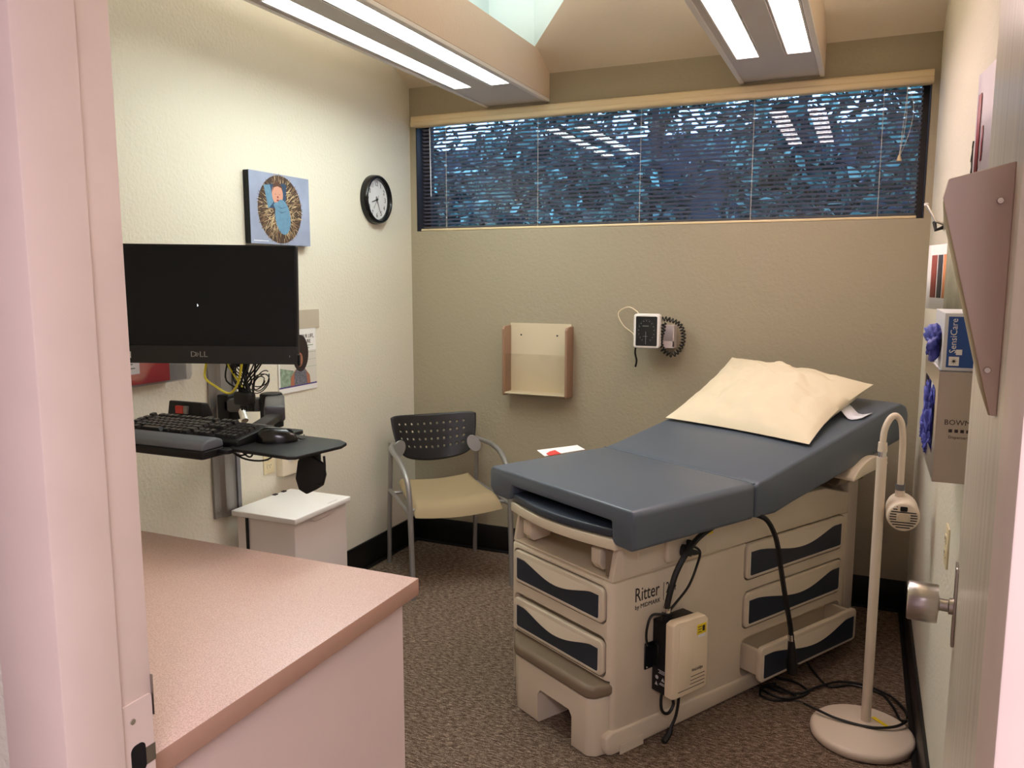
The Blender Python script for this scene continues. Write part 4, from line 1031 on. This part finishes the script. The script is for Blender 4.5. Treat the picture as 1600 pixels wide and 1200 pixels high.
for i in range(7):
    q = i / 6; a_ = 1.32 - .02 * math.sin(q * 3); y_ = .005 - .1 * q
    z_ = cush(a_) + .03 - .024 * min(1, q * 2.2) + .004 * math.sin(q * 7)
    pts.append((Vector((a_ - .035, y_, z_)), Vector((a_ + .035 + .01 * q, y_, z_ + .014))))
vv = [x - Vector((1.2, .3, 1.0)) for p in pts for x in p]
tg.add(vv, [(2 * i, 2 * i + 1, 2 * i + 3, 2 * i + 2) for i in range(6)])
to = tg.build('care_tag', M_tag, pw, smooth=60)
md = to.modifiers.new('th', 'SOLIDIFY'); md.thickness = .0008

# booklets at the far edge of the table
bkl = thing('booklet', 'white and red folded leaflet poking up behind the exam table', 'leaflet', tw(.36, .672, .868), TR)
MB().add([(-.1, .01, 0.002), (.12, .01, 0.002), (.12, .06, .012), (-.1, .06, .018), (-.1, .01, .004), (.12, .01, .004), (.12, .06, .014), (-.1, .06, .02)], [(0, 3, 2, 1), (4, 5, 6, 7), (0, 1, 5, 4), (1, 2, 6, 5), (2, 3, 7, 6), (3, 0, 4, 7)]).build('white_sheet', M_paper, bkl, smooth=0)
MB().add([(-.08, .0, .004), (-.02, .0, .004), (-.02, .04, .012), (-.08, .04, .008), (-.08, .0, .006), (-.02, .0, .006), (-.02, .04, .014), (-.08, .04, .01)], [(0, 3, 2, 1), (4, 5, 6, 7), (0, 1, 5, 4), (1, 2, 6, 5), (2, 3, 7, 6), (3, 0, 4, 7)]).build('red_sheet', mat('leaflet_red', (206, 62, 56), .6), bkl, smooth=0)

# ------------------------------------------------------------------ exam lamp
lp = thing('exam_lamp', 'beige gooseneck exam lamp on round weighted base', 'floor lamp', (.062, 2.905, 0))
M_lmp = mat('lamp_beige', (222, 208, 190), .4)
MB().lathe([(.001, 0), (.16, 0), (.168, .004), (.171, .014), (.17, .024), (.164, .031), (.155, .034), (.05, .049), (.03, .052), (.001, .053)], 56, 'z').build('base', M_lmp, lp, smooth=50)
dx, dy = .012, .026
MB().lathe([(.001, .05), (.0165, .05), (.0165, 1.0), (.001, 1.0)], 24, 'z', (dx, dy, 0)).build('pole', M_lmp, lp)
MB().lathe([(.001, 1.0), (.0135, 1.0), (.0135, 1.018), (.001, 1.018)], 20, 'z', (dx, dy, 0)).build('pole_collar', M_chrome, lp)
MB().lathe([(.001, 1.018), (.0155, 1.018), (.014, 1.05), (.001, 1.05)], 20, 'z', (dx, dy, 0)).build('neck_socket', M_lmp, lp)
c_, s_ = math.cos(R(YAW)), math.sin(R(YAW))
def lo(l, z, fw=0): return (dx + l * c_ - fw * s_, dy + l * s_ + fw * c_, z)
MB().tube(cat_rom([lo(0, 1.045), lo(.003, 1.09), lo(.018, 1.128), lo(.038, 1.14), lo(.058, 1.115), lo(.066, 1.06), lo(.068, .98), lo(.068, .905)], 7), .0105, 12).build('gooseneck', M_lmp, lp)
MB().lathe([(.001, .885), (.015, .885), (.015, .905), (.001, .905)], 18, 'z', lo(.068, 0)).build('head_collar', mat('collar_grey', (100, 102, 106), .5), lp)
MB().lathe([(.001, .862), (.0155, .862), (.015, .886), (.001, .886)], 6, 'z', lo(.068, 0)).build('head_neck', M_lmp, lp)
hrot = (R(6), 0, R(2)); hloc = lo(.071, .812, -.02)
hd = MB().lathe([(.001, .09), (.03, .09), (.044, .078), (.05, .05), (.052, -.03), (.049, -.042), (.046, -.045), (.001, -.045)], 36, 'y').build('lamp_head', M_lmp, lp, hloc, hrot, smooth=50)
for k in range(9):
    z = -.036 + k * .009; w_ = math.sqrt(max(.042 ** 2 - z * z, 1e-5))
    if abs(z) < .016:
        for a0, a1 in ((-w_, -.021), (.021, w_)): MB().box(a0, a1, -.0462, -.0448, z - .0017, z + .0017).build('vent_slot', M_dark, hd)
    else: MB().box(-w_ if z < .02 else -w_, w_ if z < .02 else -.019, -.0462, -.0448, z - .0017, z + .0017).build('vent_slot', M_dark, hd)
MB().prism(ell(0, .0, .017, .014, 20), 'y', -.0475, -.044).build('badge', mat('badge_beige', (206, 190, 168), .5), hd, bevel=.001, seg=1)
MB().prism(rrect(-.011, .011, .022, .038, .003), 'y', -.048, -.044).build('switch', M_dark, hd)
MB().box(-.032, .032, -.008, .008, -.0006, .0008).build('sticker', M_yel, lp, loc=(.06, .04, .0478), rot=(R(-3), R(6), R(-38)))

# ------------------------------------------------------------------ right wall things
gd = on_right('glove_dispenser', 'stainless steel glove dispenser on the right wall', 'dispenser', 2.225, 1.143)
# local x from far(-) ... x right = -Y world; x: -.22 (far) .. .225 (near); -y out
M_ss = mat('stainless', (176, 166, 152), .32, metal=.9)
gx0, gx1, gdp, gh = -.225, .225, .088, .25
MB().box(gx0, gx1, -.004, 0, 0, gh).build('back_panel', M_ss, gd)
for x in (gx0, gx1 - .002): MB().box(x, x + .002, -gdp, -.004, 0, gh).build('side_panel', M_ss, gd)
MB().box(gx0 + .002, gx1 - .002, -gdp, -.004, 0, .002).build('bottom_panel', M_ss, gd)
fp = MB().box(gx0, gx1, -gdp - .002, -gdp, 0, gh).build('front_panel', M_ss, gd, smooth=0)
cut(fp, MB().prism(rrect(gx0 + .04, gx1 - .06, .05, .205, .02), 'y', -.2, 0))
text('lettering', 'BOWMAN', .0165, M_ink, gd, (gx1 + .0006, -gdp + .014, .137), rot=(R(90), 0, R(90)), sx=1.0, align='LEFT')
for k in range(6): MB().box(gx1, gx1 + .0008, -gdp + .024 + k * .0115, -gdp + .031 + k * .0115, .115, .122).build('logo_square', M_ink, gd, smooth=0)
text('lettering', 'Dispensers', .009, M_ink, gd, (gx1 + .0006, -gdp + .024, .104), rot=(R(90), 0, R(90)), align='LEFT')
M_gl = mat('glove_blue', (84, 92, 190), .5)
def glove(parent, name, x, y, z, s_, seed, m=M_gl):
    rnd = random.Random(seed); bm_ = bmesh.new(); bmesh.ops.create_icosphere(bm_, subdivisions=4, radius=1)
    for v_ in bm_.verts:
        d = noise.noise(v_.co * 1.6 + Vector((seed, 0, 0))) * .75 - abs(noise.noise(v_.co * 3.2 + Vector((0, seed, 0)))) * .8 + noise.noise(v_.co * 7) * .12
        v_.co = v_.co * (1 + d)
        v_.co = Vector((v_.co.x * s_[0], v_.co.y * s_[1], v_.co.z * s_[2]))
    me_ = bpy.data.meshes.new(name); bm_.to_mesh(me_); bm_.free(); me_.materials.append(m)
    me_.polygons.foreach_set('use_smooth', [True] * len(me_.polygons))
    return link(name, me_, parent, (x, y, z))
M_gbox = mat('box_white', (220, 222, 228), .55)
for i, x in enumerate((-.135, .005)):
    gb = on_right('glove_box', ('white glove box with blue gloves in the dispenser, nearer the window', 'white glove box with blue gloves in the dispenser, nearer the door')[i], 'glove box', 2.225 - x, 1.148, .008)
    MB().box(-.066, .066, -.072, 0, 0, .225).build('carton', M_gbox, gb, bevel=.001, seg=1)
    MB().prism(ell(0, .1, .03, .07, 24), 'y', -.0735, -.0718).build('opening', M_dark, gb)
    MB().box(-.05, .05, -.0732, -.0719, .185, .215).build('label_band', mat('label_grey_green', (120, 136, 130), .5), gb)
    for k, (gz_, sc_) in enumerate(((.1, (.03, .014, .06)), (.045, (.016, .018, .036)), (.155, (.016, .01, .036)))):
        glove(gb, 'glove', .01 * (k - 1), -.074, gz_, sc_, 3 + i * 5 + k)
gb = on_right('glove_box', 'blue glove box standing on top of the steel dispenser', 'glove box', 2.13, 1.394, .0)
MB().box(-.13, .122, -.086, 0, 0, .128).build('carton', M_gbox, gb, bevel=.0012, seg=1)
M_bb = mat('carton_blue', (24, 74, 150), .45)
bb = MB().box(.122, .1228, -.078, -.004, .008, .12).build('blue_panel', M_bb, gb, smooth=0)
text('lettering', 'SensiCare', .019, M_paper, bb, (.1232, -.066, .06), rot=(0, R(-90), R(0)), align='CENTER')
bb.children[-1].matrix_local = Matrix(((0, 0, 1, .1232), (0, -1, 0, -.066), (1, 0, 0, .078), (0, 0, 0, 1)))
for y0, z0, s_ in ((-.073, .012, .02), (-.06, .036, .012)): MB().box(.1228, .1233, y0, y0 + s_, z0, z0 + s_).build('white_patch', M_paper, bb, smooth=0)
star = MB()
for k in range(4):
    a = PI * k / 4; star.prism([(-.063 + .0075 * math.cos(a), .022 + .0075 * math.sin(a)), (-.063 + .001 * math.cos(a + 1.57), .022 + .001 * math.sin(a + 1.57)), (-.063 - .0075 * math.cos(a), .022 - .0075 * math.sin(a)), (-.063 - .001 * math.cos(a + 1.57), .022 - .001 * math.sin(a + 1.57))], 'x', .1233, .1236)
star.build('logo_star', M_ink, bb, smooth=0)
MB().box(.1228, .1233, -.03, -.018, .09, .118).build('yellow_patch', M_yel, bb, smooth=0)
MB().prism(ell(.02, .06, .07, .03, 24), 'y', -.0875, -.0858).build('opening', M_dark, gb)
glove(gb, 'glove', .04, -.096, .06, (.042, .026, .034), 21)

# flyers, poster, hook, twig on the right wall
fy = on_right('wall_flyer', 'white flyer with small product photos above the glove boxes', 'flyer', 3.07, 1.6, .002)
def curled(w, h, n, amp, m, parent, nm):
    m_ = MB(); v = []
    for i in range(n + 1):
        q = i / n
        for z in (-h / 2, h / 2): v.append((w * (q - .5), -.003 - amp * ((1 - q) ** 2), z))
    m_.add(v, [(2 * i, 2 * i + 2, 2 * i + 3, 2 * i + 1) for i in range(n)])
    o = m_.build(nm, m, parent, smooth=60, flat=True); md = o.modifiers.new('th', 'SOLIDIFY'); md.thickness = .001; return o
def patch(w, amp, q0, q1, z0, z1, m, parent, nm, n=4):
    m_ = MB(); v = []
    for i in range(n + 1):
        q = q0 + (q1 - q0) * i / n
        for z in (z0, z1): v.append((w * (q - .5), -.0048 - amp * ((1 - q) ** 2), z))
    m_.add(v, [(2 * i, 2 * i + 2, 2 * i + 3, 2 * i + 1) for i in range(n)])
    o = m_.build(nm, m, parent, smooth=60, flat=True); md = o.modifiers.new('th', 'SOLIDIFY'); md.thickness = .0006; return o
curled(.3, .22, 8, .05, M_paper, fy, 'sheet')
for k, c_ in enumerate(((150, 70, 60), (50, 48, 54), (214, 140, 90), (180, 90, 70))):
    patch(.3, .05, .12 + .2 * k, .28 + .2 * k, -.07, .075, mat('flyer_photo_%d' % k, c_, .6), fy, 'photo_print')
fy2 = on_right('wall_flyer', 'grey green flyer curling off right wall beside the chart holder', 'flyer', 2.62, 1.59, .002)
curled(.24, .26, 8, .03, mat('flyer_sage', (150, 146, 124), .6, var=.25, vscale=12), fy2, 'sheet')
rp_ = on_right('wall_poster', 'pale poster with a dark red stripe above the chart holder', 'poster', 2.12, 1.93, .002)
curled(.34, .3, 8, .022, mat('poster_lavender', (196, 186, 198), .5), rp_, 'sheet')
patch(.34, .022, .05, .14, -.1, .1, mat('poster_red', (140, 40, 52), .5), rp_, 'red_stripe')
patch(.34, .022, .2, .24, -.06, .02, mat('poster_red', (140, 40, 52), .5), rp_, 'red_stripe')
hk = on_right('wall_hook', 'slim metal hook with white tip on the right wall', 'hook', 3.35, 1.8)
MB().box(-.02, .02, -.006, 0, -.03, .03).build('plate', M_steel, hk, bevel=.002, seg=1)
MB().tube([(0, -.004, -.01), (0, -.03, .0), (-.06, -.06, .065)], .0045, 8).build('arm', M_steel, hk)
MB().tube([(0, -.004, -.02), (.005, -.03, -.03), (-.01, -.035, .0)], .007, 8).build('sleeve', M_black, hk)
MB().lathe([(.001, -.006), (.008, -.004), (.008, .004), (.001, .006)], 12, 'z', (-.062, -.062, .068)).build('tip', M_white, hk)
tw_ = on_right('twig_ornament', 'thin dark twig ornament hanging on the right wall', 'ornament', 2.4, 1.87)
MB().tube(cat_rom([(.03, -.01, -.09), (.0, -.02, -.04), (.01, -.02, .0), (-.005, -.02, .03), (.012, -.02, .06)], 5), .0018, 6).build('stem', M_ink, tw_)
MB().tube(cat_rom([(.02, -.01, -.09), (.035, -.02, -.03), (.015, -.02, .03), (.012, -.02, .06)], 5), .0012, 6).build('stem', M_ink, tw_)
for x, z in ((.0, -.04), (-.004, .03), (.012, .062), (.01, .0)): MB().prism(ell(0, 0, .011, .004, 10, .8), 'y', -.022, -.019).build('leaf', M_ink, tw_, loc=(x, 0, z))
for o in list(bpy.data.objects):
    if o.name.startswith('cutter'): bpy.data.objects.remove(o)
